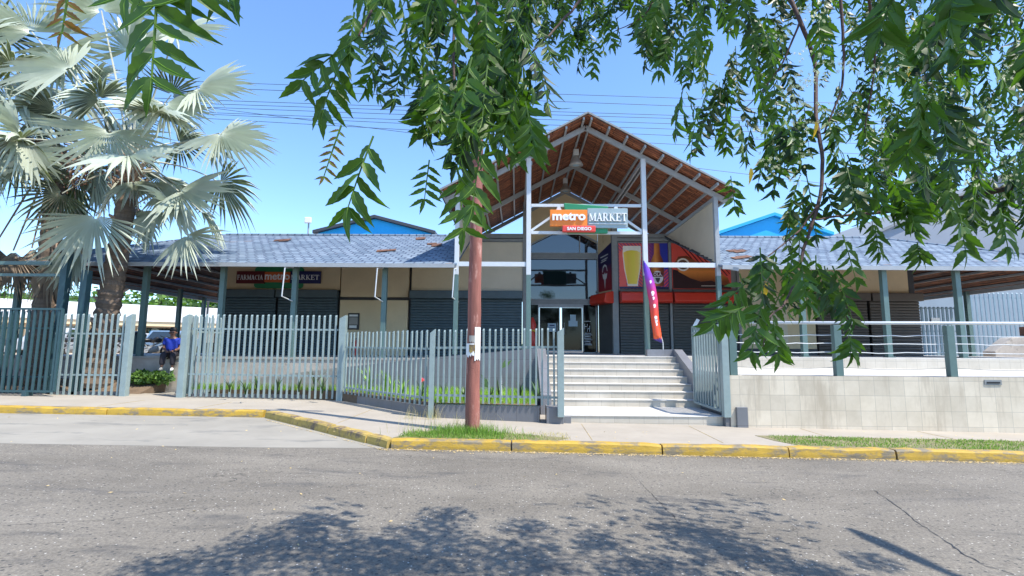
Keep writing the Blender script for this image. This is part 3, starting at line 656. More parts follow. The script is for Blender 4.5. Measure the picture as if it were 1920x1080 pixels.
# pharmacy sign
Y = FY-.05
s = thing('shop_sign', at(525, 520, Y), 'FARMACIA metro MARKET sign on the cream wall over the blue shutters', 'sign')
x0, x1, z0, z1 = rect(479, 500, 568, 541, Y)
g = MB(); g.prism(rrect(x0, x1, z0, z1, Y-.02, .14), (0, .05, 0)); g.build('panel', 'sign_green', s)
for (a, b), mt, tx, k in (((446, 497), 'maroon', 'FARMACIA', 0), ((497, 546), 'orange_dim', 'metro', 1), ((546, 602), 'navy', 'MARKET', 0)):
    x0, x1, z0, z1 = rect(a, 509, b, 532, Y)
    if k: z0 += .05; z1 -= .03
    g = MB(); g.box(x0+.003, x1-.003, Y-.08, Y-.022, z0, z1); o = g.build('panel', mt, s)
    (text(tx, x0+.05, x1-.04, z0+.10, z1-.06, Y-.082, 'white', o, .02, .01) if k else serif(tx, x0+.04, x1-.06, z0+.15, z1-.15, Y-.082, 'white', o, .01))
# ---------------------------------------------------------------- posters
def stripem(name, a, b, c, k, split):
    m, n, p, N, L = nodes(name); tc = N('TexCoord'); sp = N('SeparateXYZ'); L(tc.outputs['Object'], sp.inputs[0])
    ad = N('Math'); ad.operation = 'ADD'; L(sp.outputs['X'], ad.inputs[0]); L(sp.outputs['Z'], ad.inputs[1])
    if k < 0: ad.operation = 'SUBTRACT'
    ml = N('Math'); ml.operation = 'MULTIPLY'; ml.inputs[1].default_value = abs(k); L(ad.outputs[0], ml.inputs[0])
    fr = N('Math'); fr.operation = 'FRACT'; L(ml.outputs[0], fr.inputs[0]); gt = N('Math'); gt.operation = 'GREATER_THAN'; gt.inputs[1].default_value = .5; L(fr.outputs[0], gt.inputs[0])
    msk = ramp(n, sp.outputs['X'], [(0, (0, 0, 0)), (1, (1, 1, 1))], L); rr = msk.node
    mr = N('MapRange'); mr.inputs[1].default_value = split[0]; mr.inputs[2].default_value = split[1]; L(sp.outputs['X'], mr.inputs[0]); L(mr.outputs[0], rr.inputs[0])
    col = mixc(n, L, msk, a, c)
    f2 = N('Math'); f2.operation = 'MULTIPLY'; L(gt.outputs[0], f2.inputs[0]); f2.inputs[1].default_value = .85
    col = mixc(n, L, f2.outputs[0], col, b); L(col, p.inputs['Base Color']); p.inputs['Roughness'].default_value = .4; M[name] = m
stripem('poster_stripes', (.80, .10, .07), (.16, .03, .16), (.14, .03, .24), 7, (-.1, .35))
stripem('poster_stripes_low', (.8, .09, .08), (.10, .04, .28), (.8, .08, .10), -7, (-1, 1))
def gradm(name, axis, stops, rng):
    m, n, p, N, L = nodes(name); tc = N('TexCoord'); sp = N('SeparateXYZ'); L(tc.outputs['Object'], sp.inputs[0])
    mr = N('MapRange'); mr.inputs[1].default_value, mr.inputs[2].default_value = rng; L(sp.outputs[axis], mr.inputs[0])
    nz = noisetex(n, L, 5, 4); ad = N('Math'); ad.operation = 'MULTIPLY_ADD'; L(nz, ad.inputs[0]); ad.inputs[1].default_value = .12; L(mr.outputs[0], ad.inputs[2])
    L(ramp(n, ad.outputs[0], stops, L), p.inputs['Base Color']); p.inputs['Roughness'].default_value = .35; M[name] = m
gradm('print_beer', 'X', [(0, (.95, .62, .08)), (.25, (.80, .55, .03)), (.6, (.85, .68, .05)), (.85, (.95, .70, .12)), (1, (.95, .8, .3))], (-.82, -.16))
gradm('print_bottle', 'X', [(0, (.28, .07, .02)), (.4, (.75, .28, .06)), (.7, (.35, .08, .02)), (1, (.12, .03, .01))], (.25, .8))
gradm('print_bottle_lying', 'Z', [(0, (.16, .03, .01)), (.45, (.80, .28, .06)), (.7, (.42, .12, .04)), (1, (.2, .05, .02))], (-.6, .45))
gradm('side_print', 'Z', [(.0, (.30, .02, .03)), (.45, (.16, .02, .05)), (.65, (.02, .015, .08)), (1, (.015, .015, .09))], (-.9, .9))
gradm('flag_print', 'Z', [(.0, (.03, .02, .25)), (.09, (.05, .02, .25)), (.10, (.75, .10, .02)), (.42, (.72, .06, .04)), (.66, (.50, .04, .20)), (.85, (.20, .04, .45)), (1, (.10, .04, .50))], (-1.25, 1.25))
simple('foam', (.88, .82, .72), .5, .08, 6, st=0); simple('poster_red', (.80, .10, .075), .4, .08, 2, st=0); simple('poster_blue', (.03, .04, .36), .4, .1, 2, st=0); simple('poster_dark', (.035, .01, .012), .4, .2, 3, st=0)
Yp = FY-.03
cx, cz = 5.22, 4.86
s = thing('poster', (cx, Yp, cz), 'poster of a full glass of beer beside brown bottles above the red canopy', 'poster')
g = MB(); g.box(4.16, 6.18, Yp, Yp+.025, 3.94, 5.84); g.build('backing', 'poster_stripes', s)
g = MB(); g.box(4.18, 4.45, Yp-.004, Yp-.001, 4.0, 5.5); g.build('print', 'poster_red', s)
g = MB(); g.box(5.85, 6.17, Yp-.004, Yp-.001, 4.75, 5.83); g.build('print', 'poster_blue', s)
g = MB(); g.box(5.85, 6.17, Yp-.004, Yp-.001, 4.03, 4.745); g.build('print', 'poster_stripes_low', s)
g = MB(); g.box(4.18, 6.17, Yp-.016, Yp-.013, 3.95, 4.03); g.build('print', 'navy', s)
def flat(pts, y, mat, nm='print'):
    g = MB(); g.prism([(x, y, z) for x, z in pts], (0, .003, 0)); return g.build(nm, mat, s)
gl = [(4.70, 5.70), (4.68, 5.35), (4.74, 4.75), (4.86, 4.2), (4.88, 4.05), (5.28, 4.05), (5.30, 4.25), (5.42, 4.8), (5.46, 5.35), (5.44, 5.70)]; gl = [(x*.9+.14, z) for x, z in gl]
flat([(x+(.03 if x > 4.7 else -.03), z+(.02 if z > 5.6 else 0)) for x, z in gl], Yp-.008, 'foam'); 
flat([(x*.9+.14, z) for x, z in [(4.68, 5.44), (4.69, 5.35), (4.75, 4.75), (4.87, 4.14), (5.27, 4.14), (5.41, 4.8), (5.455, 5.35), (5.46, 5.44), (5.3, 5.52), (5.05, 5.54), (4.85, 5.52)]], Yp-.012, 'print_beer')
flat([(5.12, 4.06), (5.10, 4.7), (5.18, 5.3), (5.26, 5.3), (5.30, 4.06)], Yp-.009, 'print_bottle')
flat([(5.48, 4.06), (5.46, 5.0), (5.50, 5.15), (5.60, 5.38), (5.62, 5.83), (5.84, 5.83), (5.86, 5.38), (5.96, 5.15), (6.0, 5.0), (5.98, 4.06)], Yp-.012, 'print_bottle')
lb = [(5.73+.23*math.cos(R(a)), 4.42+.27*math.sin(R(a))) for a in range(0, 360, 20)]; flat(lb, Yp-.016, 'white', 'label_print')
lb = [(5.20+.08*math.cos(R(a)), 4.35+.24*math.sin(R(a))) for a in range(0, 360, 20)]; flat(lb, Yp-.016, 'white', 'label_print')
g = MB(); g.box(5.52, 5.94, Yp-.021, Yp-.018, 4.44, 4.62); o = g.build('label_band', 'maroon', s); text('OLA', 5.56, 5.90, 4.47, 4.6, Yp-.022, 'white', o, .02, .003)
flat([(5.63, 4.4), (5.66, 4.3), (5.70, 4.22), (5.76, 4.2), (5.81, 4.3), (5.83, 4.4)], Yp-.021, 'dark_trim', 'label_print')
flat([(5.14, 4.48), (5.26, 4.48), (5.26, 4.36), (5.14, 4.36)], Yp-.021, 'maroon', 'label_print')
s = thing('poster', (7.62, Yp, 4.86), 'red poster of a lying beer bottle between the grey post and the right porch post', 'poster')
g = MB(); g.box(6.33, 8.72, Yp, Yp+.025, 3.94, 5.84); g.build('backing', 'poster_red', s)
g = MB()
for k in range(22):
    x = 6.6+k*.17
    a0 = (x, 5.83); b0 = (x+1.1, 4.5)
    if b0[0] > 8.66: t = (8.66-x)/1.1; b0 = (8.66, 5.83-1.33*t)
    if x > 8.6: break
    g.prism([(a0[0], Yp-.004, a0[1]), (a0[0]+.06, Yp-.004, a0[1]), (min(8.70, b0[0]+.05), Yp-.004, b0[1]), (b0[0], Yp-.004, b0[1])], (0, .003, 0))
g.build('stripe_print', 'maroon', s)
flat([(6.35, 3.97), (8.7, 3.97), (8.7, 4.2), (8.2, 4.3), (7.3, 4.5), (6.6, 4.7), (6.35, 4.75)], Yp-.009, 'poster_dark')
flat([(6.42, 5.0), (6.6, 5.28), (6.95, 5.32), (7.3, 5.1), (7.75, 4.98), (8.1, 4.72), (8.58, 4.42), (8.66, 4.2), (8.6, 4.08), (8.45, 4.1), (7.9, 4.3), (7.5, 4.25), (7.05, 4.4), (6.6, 4.65)], Yp-.013, 'print_bottle_lying')
lb = [(6.78+.30*math.cos(R(a))*.9, 4.95+.27*math.sin(R(a))) for a in range(0, 360, 20)]; flat(lb, Yp-.017, 'foam', 'label_print')
lb = [(6.78+.23*math.cos(R(a))*.9, 4.95+.2*math.sin(R(a))) for a in range(0, 360, 20)]; flat(lb, Yp-.021, 'brown_wood', 'label_print')
text('OLA', 6.62, 6.95, 4.88, 5.04, Yp-.022, 'foam', s, .02, .003)
text('ES', 7.02, 7.3, 5.52, 5.66, Yp-.006, 'white', s, .04, .003)
flat([(7.5, 4.07), (8.3, 4.07), (8.3, 4.09), (7.5, 4.09)], Yp-.013, 'foam')
# side poster on the angled wall
a, b = V(3.52, 21.72, 0), V(3.91, 20.66, 0); d = (b-a).normalized(); nn = V(-d.y, d.x, 0); nn = nn if nn.x < 0 else -nn
s = thing('poster', (3.72, 21.2, 4.9), 'narrow dark blue and red poster with a pale emblem on the angled bay wall', 'poster')
g = MB(); L_ = (b-a).length
g.prism([a+nn*.01+V(0, 0, 3.92), b+nn*.01+V(0, 0, 3.92), b+nn*.01+V(0, 0, 5.9), a+nn*.01+V(0, 0, 5.55)], nn*.015); g.build('backing', 'side_print', s)
g = MB()
for pts in ([(.34, 4.75), (.42, 4.98), (.56, 5.05), (.70, 4.98), (.78, 4.75), (.74, 4.72), (.68, 4.9), (.56, 4.97), (.44, 4.9), (.38, 4.72)], [(.36, 4.66), (.5, 4.62), (.56, 4.7), (.62, 4.62), (.76, 4.66), (.70, 4.45), (.62, 4.4), (.58, 4.1), (.56, 4.0), (.54, 4.1), (.50, 4.4), (.42, 4.45)]):
    g.prism([a+d*u*L_/1.12+nn*.028+V(0, 0, z) for u, z in pts], nn*.003)
for k, (u0, u1, z) in enumerate(((.22, .85, 5.36), (.3, .8, 5.22), (.25, .7, 5.14))): g.prism([a+d*u+nn*.028+V(0, 0, zz) for u, zz in ((u0, z), (u1, z+.06), (u1, z+.10), (u0, z+.04))], nn*.003)
g.build('emblem', 'steel_white', s)
# notices and stickers at the entrance
def board(name, px0, py0, px1, py1, Y, mat, label, cat='notice', th=.012):
    x0, x1, z0, z1 = rect(px0, py0, px1, py1, Y); g = MB(); g.box(x0, x1, Y, Y+th, z0, z1); return tag(g.build(name, mat), label, cat), (x0, x1, z0, z1)
simple('pale_sheet', (.33, .45, .52), .5, .08, 6, st=0)
o, (x0, x1, z0, z1) = board('notice', 1027, 606, 1043, 622, GY+.03, 'pale_sheet', 'pale blue printed sheet stuck on the left glass door')
g = MB(); g.box(x0+.08, x1-.08, GY+.02, GY+.029, z1-.12, z1-.07); g.box(x0+.03, x1-.03, GY+.02, GY+.029, z1-.19, z1-.17); g.build('print', 'navy', o)
x0, x1, z0, z1 = rect(1066, 590, 1083, 612, GY+.03)
g = MB(); g.box(x0+.07, x1-.07, GY+.03, GY+.042, z0+.22, z1); g.box(x0, x1, GY+.026, GY+.040, z0, z0+.24); tag(g.build('notice', 'pale_sheet'), 'two overlapping pale sheets stuck on the right glass door', 'notice')
x0, x1, z0, z1 = rect(1092, 602, 1111, 648, GY+.05)
s = thing('window_decal', ((x0+x1)/2, GY, (z0+z1)/2), 'white and red printed opening hours decal on the dark side glass', 'decal')
text('H', x0+.08, x0+.22, z1-.35, z1-.12, GY+.05, 'steel_white', s, 0, .004); text('H', x0+.2, x0+.32, z1-.45, z1-.2, GY+.05, 'steel_white', s, 0, .004)
g = MB(); g.box(x0+.0, x0+.36, GY+.046, GY+.05, z1-.02, z1)
for k in range(8): g.box(x0+.08+.02*(k % 2), x0+.40-.03*(k % 3), GY+.046, GY+.05, z0+.02+k*.07, z0+.045+k*.07)
g.build('print', 'steel_white', s)
g = MB(); g.box(x0, x0+.035, GY+.046, GY+.05, z0+.2, z1-.1); g.build('print', 'sign_red', s)
# children's ride behind the left side glass
x0, x1, z0, z1 = rect(990, 595, 1009, 650, 21.5)
s = thing('kiddie_ride', (.62, 21.55, FZ), 'red and yellow coin ride standing at the glass left of the doors', 'ride')
g = MB(); g.tube([(.66, 21.58, FZ), (.66, 21.58, FZ+.2)], .16, 14); g.build('base', 'navy', s)
g = MB(); g.tube([(.66, 21.58, FZ+.2), (.66, 21.58, FZ+.5), (.66, 21.58, FZ+.9), (.66, 21.58, FZ+1.2), (.66, 21.58, FZ+1.5)], [.15, .17, .12, .16, .05], 14); g.build('body', 'sign_red', s, True)
g = MB(); g.tube([(.66+.17*math.cos(R(a)), 21.42, FZ+.75+.2*math.sin(R(a))) for a in range(0, 181, 20)], .035, 8); g.build('arch', 'yellow', s, True)
# notice board and extinguisher
x0, x1, z0, z1 = rect(653, 587, 673, 618, FY-.03)
s = thing('notice_board', ((x0+x1)/2, FY, (z0+z1)/2), 'dark framed notice board with papers on the cream wall', 'notice board')
g = MB(); g.box(x0, x1, FY-.05, FY-.003, z0, z1); g.build('frame', 'black', s, bevel=.01)
g = MB(); g.box(x0+.06, x1-.06, FY-.058, FY-.052, z1-.14, z1-.06); g.box(x0+.07, x1-.09, FY-.058, FY-.052, z0+.06, z0+.17); g.build('paper', 'paper', s)
g = MB(); g.box(x0+.06, x1-.06, FY-.058, FY-.052, z0+.20, z1-.17); g.build('paper', 'concrete', s)
p = at(667, 652, 20.35)
s = thing('fire_extinguisher', (p.x, 20.35, FL), 'red fire extinguisher standing at the wall below the notice board', 'extinguisher')
g = MB(); g.lathe((p.x, 20.35, FL), [(.09, 0), (.10, .03), (.10, .45), (.07, .54), (.03, .58), (.03, .62)], 14); g.build('cylinder', 'sign_red', s, True)
g = MB(); g.beam((p.x-.1, 20.35, FL+.64), (p.x+.06, 20.35, FL+.68), .03, .03); g.tube([(p.x-.05, 20.3, FL+.62), (p.x-.14, 20.28, FL+.5), (p.x-.13, 20.28, FL+.2)], .012, 6); g.build('valve', 'black', s)
# feather flag
fb = V(4.30, 15.05, FZ)
s = thing('feather_flag', fb, 'tall purple to orange feather flag leaning in front of the porch post', 'flag')
tp = at(1208, 489, 15.0); bt = at(1238, 636, 15.0)
n = 14; fpx = [(1207, 489), (1213, 505), (1220, 535), (1225, 565), (1228, 595), (1231, 615), (1233, 637)]
def fpos(t): u = t*6; i_ = min(5, int(u)); a_, b_ = fpx[i_], fpx[i_+1]; q = u-i_; return at(a_[0]+(b_[0]-a_[0])*q, a_[1]+(b_[1]-a_[1])*q, 15.0)
def fw(t): return .01+.13*math.sin(min(1, t*3.2)*math.pi/2)*(1-.18*t)
Lp = [fpos(k/n)+V(-fw(k/n), .02*math.sin(k*1.3), 0) for k in range(n+1)]; Rp = [fpos(k/n)+V(fw(k/n), .04*math.sin(k*.8), (.0 if k < n else -.10)) for k in range(n+1)]
Mp = [(a+b)/2+V(0, -.05, 0) for a, b in zip(Lp, Rp)]
m_ = MB(); m_.add(Lp+Mp+Rp, [(k, k+1, n+2+k, n+1+k) for k in range(n)]+[(n+1+k, n+2+k, 2*n+3+k, 2*n+2+k) for k in range(n)])
c = (tp+bt)/2
o = m_.build('banner', 'flag_print', s, True)
o.location = c-fb
o.data.transform(Matrix.Translation(-(c-fb)))
sd = o.modifiers.new('thick', 'SOLIDIFY'); sd.thickness = .006
g = MB(); g.tube([V(bt.x+.09, 15.04, FZ), V(bt.x+.09, 15.05, bt.z-.1)]+[fpos(t)+V(fw(t)*.9, .05, 0) for t in (.9, .7, .5, .3, .15, 0)], .014, 6); g.build('flag_pole', 'steel_white', s)
g = MB(); g.box(fb.x-.22, fb.x+.22, fb.y-.2, fb.y+.2, FZ, FZ+.03); g.build('base', 'black', s)
g = MB()
for t, r in ((.30, .05), (.42, .075), (.47, .05), (.55, .06), (.68, .07), (.73, .06), (.78, .045)):
    c_ = fpos(t)+V(0, -.085, 0); r *= .8
    g.prism([(c_.x+r*math.cos(R(a))*(.8+.3*math.sin(a)), c_.y, c_.z+r*1.3*math.sin(R(a))) for a in range(0, 360, 40)], (0, .004, 0))
g.build('emblem_print', 'white', s)
# pendant lamps below the porch ridge
def lamp(px, py, Y, label):
    p = at(px, py, Y); zt = AZ-.12
    s = thing('pendant_lamp', p, label, 'lamp', 'pendant lamps under the porch ridge')
    g = MB(); g.tube([(p.x, Y, p.z+.33), (p.x, Y, zt)], .02, 6); g.box(p.x-.09, p.x+.09, Y-.09, Y+.09, p.z+.20, p.z+.42); g.build('ballast_box', 'steel_white', s, bevel=.02)
    g = MB(); g.lathe(p, [(.07, .2), (.09, .16), (.13, .08), (.20, -.04), (.24, -.12), (.235, -.14), (.20, -.13)], 24); g.build('lamp_shade', 'lampshade', s, True)
    g = MB(); g.lathe(p, [(.05, .0), (.17, -.1), (.16, -.13), (.01, -.15)], 20); g.build('lens', 'pale_sheet', s, True)
lamp(1080, 303, 16.6, 'nearer bell shaped lamp hanging under the porch ridge'); lamp(1060, 353, 20.2, 'farther bell shaped lamp hanging under the porch ridge by the cream gable')
# ---------------------------------------------------------------- fences and gates
def fence(name, label, cat, a, b, z0a, z0b, z1a, z1b, n, rails, mat='picket_paint', w_=.05, frame=False, group=None, thick=.03, jit=.0):
    a = Vector((*a, 0)); b = Vector((*b, 0)); d = (b-a); ln = d.length; d /= ln; nn = V(-d.y, d.x, 0)
    s = thing(name, (a+b)/2+V(0, 0, min(z0a, z0b)), label, cat, group)
    g = MB()
    for k in range(n):
        t = (k+.5)/n; p = a+d*ln*t; za = z0a+(z0b-z0a)*t; zb = z1a+(z1b-z1a)*t
        q = [p+d*u*w_/2+nn*v*thick/2 for u, v in ((-1, -1), (1, -1), (1, 1), (-1, 1))]
        j = rnd.uniform(-jit, jit); jx = d*rnd.uniform(-jit, jit)*.6
        g.hexa([x+V(0, 0, za) for x in q]+[x+jx+V(0, 0, zb+j+(-.02 if i in (0, 1) else .02)) for i, x in enumerate(q)])
    g.build('pickets', mat, s)
    for r in rails:
        g = MB(); g.beam(a+nn*.02+V(0, 0, z0a+(z1a-z0a)*r), b+nn*.02+V(0, 0, z0b+(z1b-z0b)*r), .03, .045); g.build('rail', mat, s)
    if frame:
        g = MB()
        for p, za, zb in ((a, z0a, z1a), (b, z0b, z1b)): g.beam(p+V(0, 0, za), p+V(0, 0, zb), .06, .05)
        g.beam(a+V(0, 0, z0a), b+V(0, 0, z0b), .06, .05); g.beam(a+V(0, 0, z1a), b+V(0, 0, z1b), .06, .05); g.build('gate_frame', mat, s)
    return s
def fpost(s, x, y, z0, z1, w_=.12, mat='picket_paint', dx=.03):
    g = MB(); h = w_/2
    g.hexa([(x-h, y-h, z0), (x+h, y-h, z0), (x+h, y+h, z0), (x-h, y+h, z0), (x-h, y-h, z1-.09), (x+h, y-h, z1), (x+h, y+h, z1), (x-h, y+h, z1-.09)])
    g.build('post', mat, s, bevel=.005)
def pz(px, py, Y): return at(px, py, Y).z
FA = 13.75
s = fence('picket_fence', 'tall pale green picket fence panel right of the open pedestrian gate', 'fence', (-8.85, FA), (-4.85, FA), .16, .12, 2.34, 2.34, 26, (.27, .83), jit=.012)
fpost(s, -9.0, FA, .02, 2.36, .17); fpost(s, -4.72, FA, .02, 2.36, .17)
s = fence('picket_fence', 'tall picket fence panel left of the open pedestrian gate', 'fence', (-12.6, FA), (-10.65, FA), .16, .16, 2.34, 2.34, 12, (.25, .76), jit=.012)
fpost(s, -10.55, FA, .02, 2.36, .16)
fence('picket_gate', 'open pedestrian gate leaf swung inwards beside the tall fence', 'gate', (-8.95, FA+.1), (-8.75, FA+1.25), .2, .2, 2.32, 2.32, 8, (.25, .8), frame=False)
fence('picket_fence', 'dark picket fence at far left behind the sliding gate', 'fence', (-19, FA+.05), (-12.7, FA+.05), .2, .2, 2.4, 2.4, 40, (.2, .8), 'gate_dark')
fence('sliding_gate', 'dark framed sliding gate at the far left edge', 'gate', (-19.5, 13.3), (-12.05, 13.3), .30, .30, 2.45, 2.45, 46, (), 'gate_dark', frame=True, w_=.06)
s = thing('gate_portal', (-13, 14, .1), 'tall steel posts with two crossbars above the sliding gate', 'gate')
for x in (-12.75, -12.15): 
    g = MB(); g.box(x-.09, x+.09, 13.95, 14.13, 0, 4.2 if x < -12.5 else 3.6); g.build('post', 'gate_dark', s)
g = MB(); g.box(-22, -13.2, 14.0, 14.07, 3.75, 3.85); g.box(-22, -12.85, 14.0, 14.07, 3.42, 3.50); g.each('crossbar', 'column_green', s)
g = MB(); g.box(-12.8, -12.68, 13.2, 13.4, 0, .3); g.build('guide', 'gate_dark', s)
s = fence('picket_fence', 'lower picket fence panel slanting towards the street on a grey wall', 'fence', (-4.6, 13.62), (-1.9, 11.0), .28, .27, 1.88, 1.86, 20, (.10, .76), jit=.015)
s = fence('picket_fence', 'lower picket fence panel between the red pole and the stairs', 'fence', (-1.72, 10.84), (.82, 10.42), .36, .36, 1.86, 1.90, 21, (.10, .76), w_=.035, jit=.015)
fpost(s, -1.80, 10.88, .03, 1.90, .11); fpost(s, .88, 10.32, .15, 1.92, .13)
s = fence('picket_gate', 'open gate leaf of pointed bars at the right end of the stairs', 'gate', (4.20, 10.62), (4.12, 11.95), .26, .30, 2.0, 2.02, 10, (.92,), frame=True)
fpost(s, 4.24, 10.50, .15, 2.02, .14)
g = MB(); g.beam((4.12, 11.9, 2.0), (4.22, 11.85, 2.2), .05, .07); g.build('latch', 'steel_white', s)
# terrace railing
s = thing('railing', (8, 10.5, TZ), 'white handrail with green posts and steel cables along the terrace edge', 'railing')
ry = 10.52
xs = [4.42, at(1573, 700, ry).x, at(1786, 700, ry).x, 11.1, 13.4]
for x in xs:
    g = MB(); g.box(x-.075, x+.075, ry-.05, ry+.07, TZ, 2.02); g.build('post', 'column_green', s, bevel=.006)
g = MB(); g.tube([(4.42, ry, 2.06), (14, ry, 2.09)], .032, 12); g.build('handrail', 'steel_white', s, True)
for z in (1.80, 1.63, 1.45):
    for a, b in zip(xs, xs[1:]):
        g = MB(); g.tube([(a+(b-a)*k/8, ry+.05, z+.02-.03*math.sin(math.pi*k/8)*rnd.random()) for k in range(9)], .009, 5); g.build('cable', 'steel_white', s)
for a, b in zip(xs, xs[1:]):
    g = MB(); g.tube([(a+(b-a)*k/10, ry+.03, 1.17-.05*math.sin(math.pi*k/10)) for k in range(11)], .006, 5); g.build('cable', 'grey_trim', s)
# back fences on the right
s = fence('picket_fence', 'blue green gate under the right veranda with a pale notice', 'gate', (16.4, 21.0), (18.3, 21.0), 1.33, 1.33, 3.3, 3.3, 11, (.03, .5, .98), 'fence_pale', w_=.09)
g = MB(); g.box(16.95, 17.3, 20.9, 20.93, 2.58, 2.86); g.build('notice', 'paper', s)
s = fence('picket_fence', 'tall pale blue picket fence beyond the right veranda', 'fence', (21.3, 24.5), (31, 24.5), .95, .95, 4.3, 4.3, 44, (.1, .93), 'fence_pale', w_=.08)
g = MB(); g.box(17, 45, 30, 30.3, .9, 6.3); tag(g.build('boundary_wall', 'blue_grey_wall'), 'plain blue grey wall behind the right hand fences', 'wall')
s = thing('masonry_barbecue', (21.8, 22.4, .95), 'low brown masonry barbecue behind the railing at the far right', 'barbecue')
g = MB(); g.prism([(20.6, 22.2, .95), (24, 22.2, .95), (24, 22.2, 1.9), (22.6, 22.2, 2.2), (21.4, 22.2, 2.1), (20.6, 22.2, 1.5)], (0, .6, 0)); g.build('masonry', 'wall_concrete', s, bevel=.03)
g = MB(); g.box(22.3, 23.2, 22.4, 22.8, 2.2, 2.6); g.build('chimney', 'brown_wood', s, bevel=.03)
# ---------------------------------------------------------------- red utility pole with wires
pb = at(885, 806, 9.15); pb.z = zsw(pb.x)
s = thing('utility_pole', pb, 'weathered red brown utility pole with torn papers in the grass by the kerb', 'utility pole')
g = MB(); n = 40
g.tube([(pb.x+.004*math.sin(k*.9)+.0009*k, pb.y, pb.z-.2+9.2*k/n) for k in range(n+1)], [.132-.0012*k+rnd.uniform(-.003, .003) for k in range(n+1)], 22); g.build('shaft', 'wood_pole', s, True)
zz = pz(885, 665, 9.0)
def wrap(mat, z0, z1, a0, a1, r=.137, nm='paper'):
    g = MB(); k = 8; jag = [rnd.uniform(-.03, .03) for _ in range(k+1)]
    vs = [(pb.x+r*math.cos(R(a0+(a1-a0)*i/k)), pb.y+r*math.sin(R(a0+(a1-a0)*i/k)), z+(jag[i] if z == z0 else 0)) for z in (z0, z1) for i in range(k+1)]
    g.add(vs, [(i, i+1, k+2+i, k+1+i) for i in range(k)]); o = g.build(nm, mat, s); sd = o.modifiers.new('thick', 'SOLIDIFY'); sd.thickness = .002
wrap('paper', 1.30, 1.87, -75, -20); wrap('paper', 1.36, 1.58, -150, -78); wrap('concrete', 1.60, 1.72, -120, -76, .1365); wrap('kerb_worn', 1.42, 1.56, -118, -70, .139)
g = MB()
for z in (8.6,): g.box(pb.x-.9, pb.x+.9, pb.y-.15, pb.y-.05, z, z+.1)
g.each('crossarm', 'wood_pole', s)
for z, xx in ((8.7, -.8), (8.7, -.3), (8.7, .3), (8.7, .8)):
    g = MB(); g.lathe((pb.x+xx, pb.y-.1, z), [(.03, 0), (.05, .04), (.03, .08), (.045, .12), (.02, .16)], 10); g.build('insulator', 'lampshade', s, True)
g = MB(); g.tube([(pb.x+.13, pb.y-.1, 8.8), (pb.x+.15, pb.y-.14, 6.8)], .012, 5)
g.tube([(pb.x+.15+.25*math.cos(R(a)), pb.y-.15, 5.3+.25*math.sin(R(a))) for a in range(0, 720, 30)], .012, 5); g.build('cable_coil', 'wire', s)
def wire(pa, pb2, sag, r=.012):
    g = MB(); a, b = Vector(pa), Vector(pb2)
    g.tube([a.lerp(b, k/24)-V(0, 0, sag*4*(k/24)*(1-k/24)) for k in range(25)], r, 5)
    tag(g.build('power_line', 'wire', None), 'thin dark power line strung across the sky above the market roof', 'power line', 'power lines across the sky')
for k, (zl, zr) in enumerate(((160, 190), (183, 208), (190, 214), (197, 224), (207, 234), (211, 246), (220, 262), (205, 300), (150, 176))):
    A = at(470, zl, 16+.3*k); D = at(1240, zr, 16+.2*k); d = D-A; wire(A-d*1.6, D+d*1.6, .15, .009)
# ---------------------------------------------------------------- behind the market
def gablehouse(name, label, xa, xb, ze, zp, Y, depth, wall, trim, ov=.25, zb=.9):
    s = thing(name, ((xa+xb)/2, Y, zb), label, 'building'); xm = (xa+xb)/2
    g = MB(); g.prism([(xa, Y, zb), (xb, Y, zb), (xb, Y, ze), (xm, Y, zp), (xa, Y, ze)], (0, depth, 0)); g.build('wall', wall, s)
    g = MB(); sl_ = (zp-ze)/(xm-xa)
    for sg in (-1, 1): g.prism([(xm, Y-ov, zp+.02), (xm+sg*(xm-xa+ov), Y-ov, ze+.02-sl_*ov), (xm+sg*(xm-xa+ov), Y-ov, ze+.2-sl_*ov), (xm, Y-ov, zp+.2)], (0, depth+2*ov, 0))
    g.build('roof', trim, s)
    return s
gablehouse('house', 'bright blue gabled building behind the left roof', -12.1, -5.2, 8.35, 9.25, 30, 10, 'sky_blue_paint', 'dark_trim')
gablehouse('house', 'bright blue building with blue roof behind the right roof', 12.2, 18.6, 8.4, 9.5, 30, 10, 'sky_blue_paint', 'sky_blue_paint')
gablehouse('warehouse', 'long grey gabled warehouse behind the right end of the market', 22, 45, 8.3, 13.5, 34, 20, 'grey_wall', 'grey_trim')
g = thing('floodlight', (-13.2, 30, .95), 'small white floodlight on a thin mast above the left roof', 'floodlight')
p = at(579, 415, 30)
m_ = MB(); m_.tube([(p.x, 30, .95), (p.x, 30, p.z)], .05, 8); m_.build('mast', 'steel_light', g)
m_ = MB(); m_.box(p.x-.2, p.x+.2, 29.8, 29.95, p.z-.15, p.z+.22); m_.build('lamp_head', 'white', g, bevel=.04)
# parking lot side: shop row, people, vehicles
s = thing('shop_row', (-32, 36, .95), 'long low shop building with white fascia across the parking lot', 'building')
a, b = V(-42, 30, 0), V(-22.5, 45, 0); d = (b-a).normalized(); nn = V(d.y, -d.x, 0)
def along(u, v, z): return a+d*u+nn*v+V(0, 0, z)
Lr = (b-a).length
def lbox(mb, u0, u1, v0, v1, z0, z1): mb.hexa([along(u, v, z) for z in (z0, z1) for u, v in ((u0, v0), (u1, v0), (u1, v1), (u0, v1))])
g = MB(); lbox(g, 0, Lr, .0, 1.6, 3.35, 4.6); g.build('fascia', 'white', s)
g = MB(); lbox(g, 0, Lr, -.3, 1.5, 3.0, 3.34); g.build('soffit', 'cream', s)
g = MB(); lbox(g, 0, Lr, -6, -.4, .9, 4.3); g.build('wall', 'cream_pale', s)
g = MB()
for k in range(8): lbox(g, .6+k*3.1, 2.6+k*3.1, -.42, -.36, .96, 2.9); 
g.each('shop_window', 'car_glass', s)
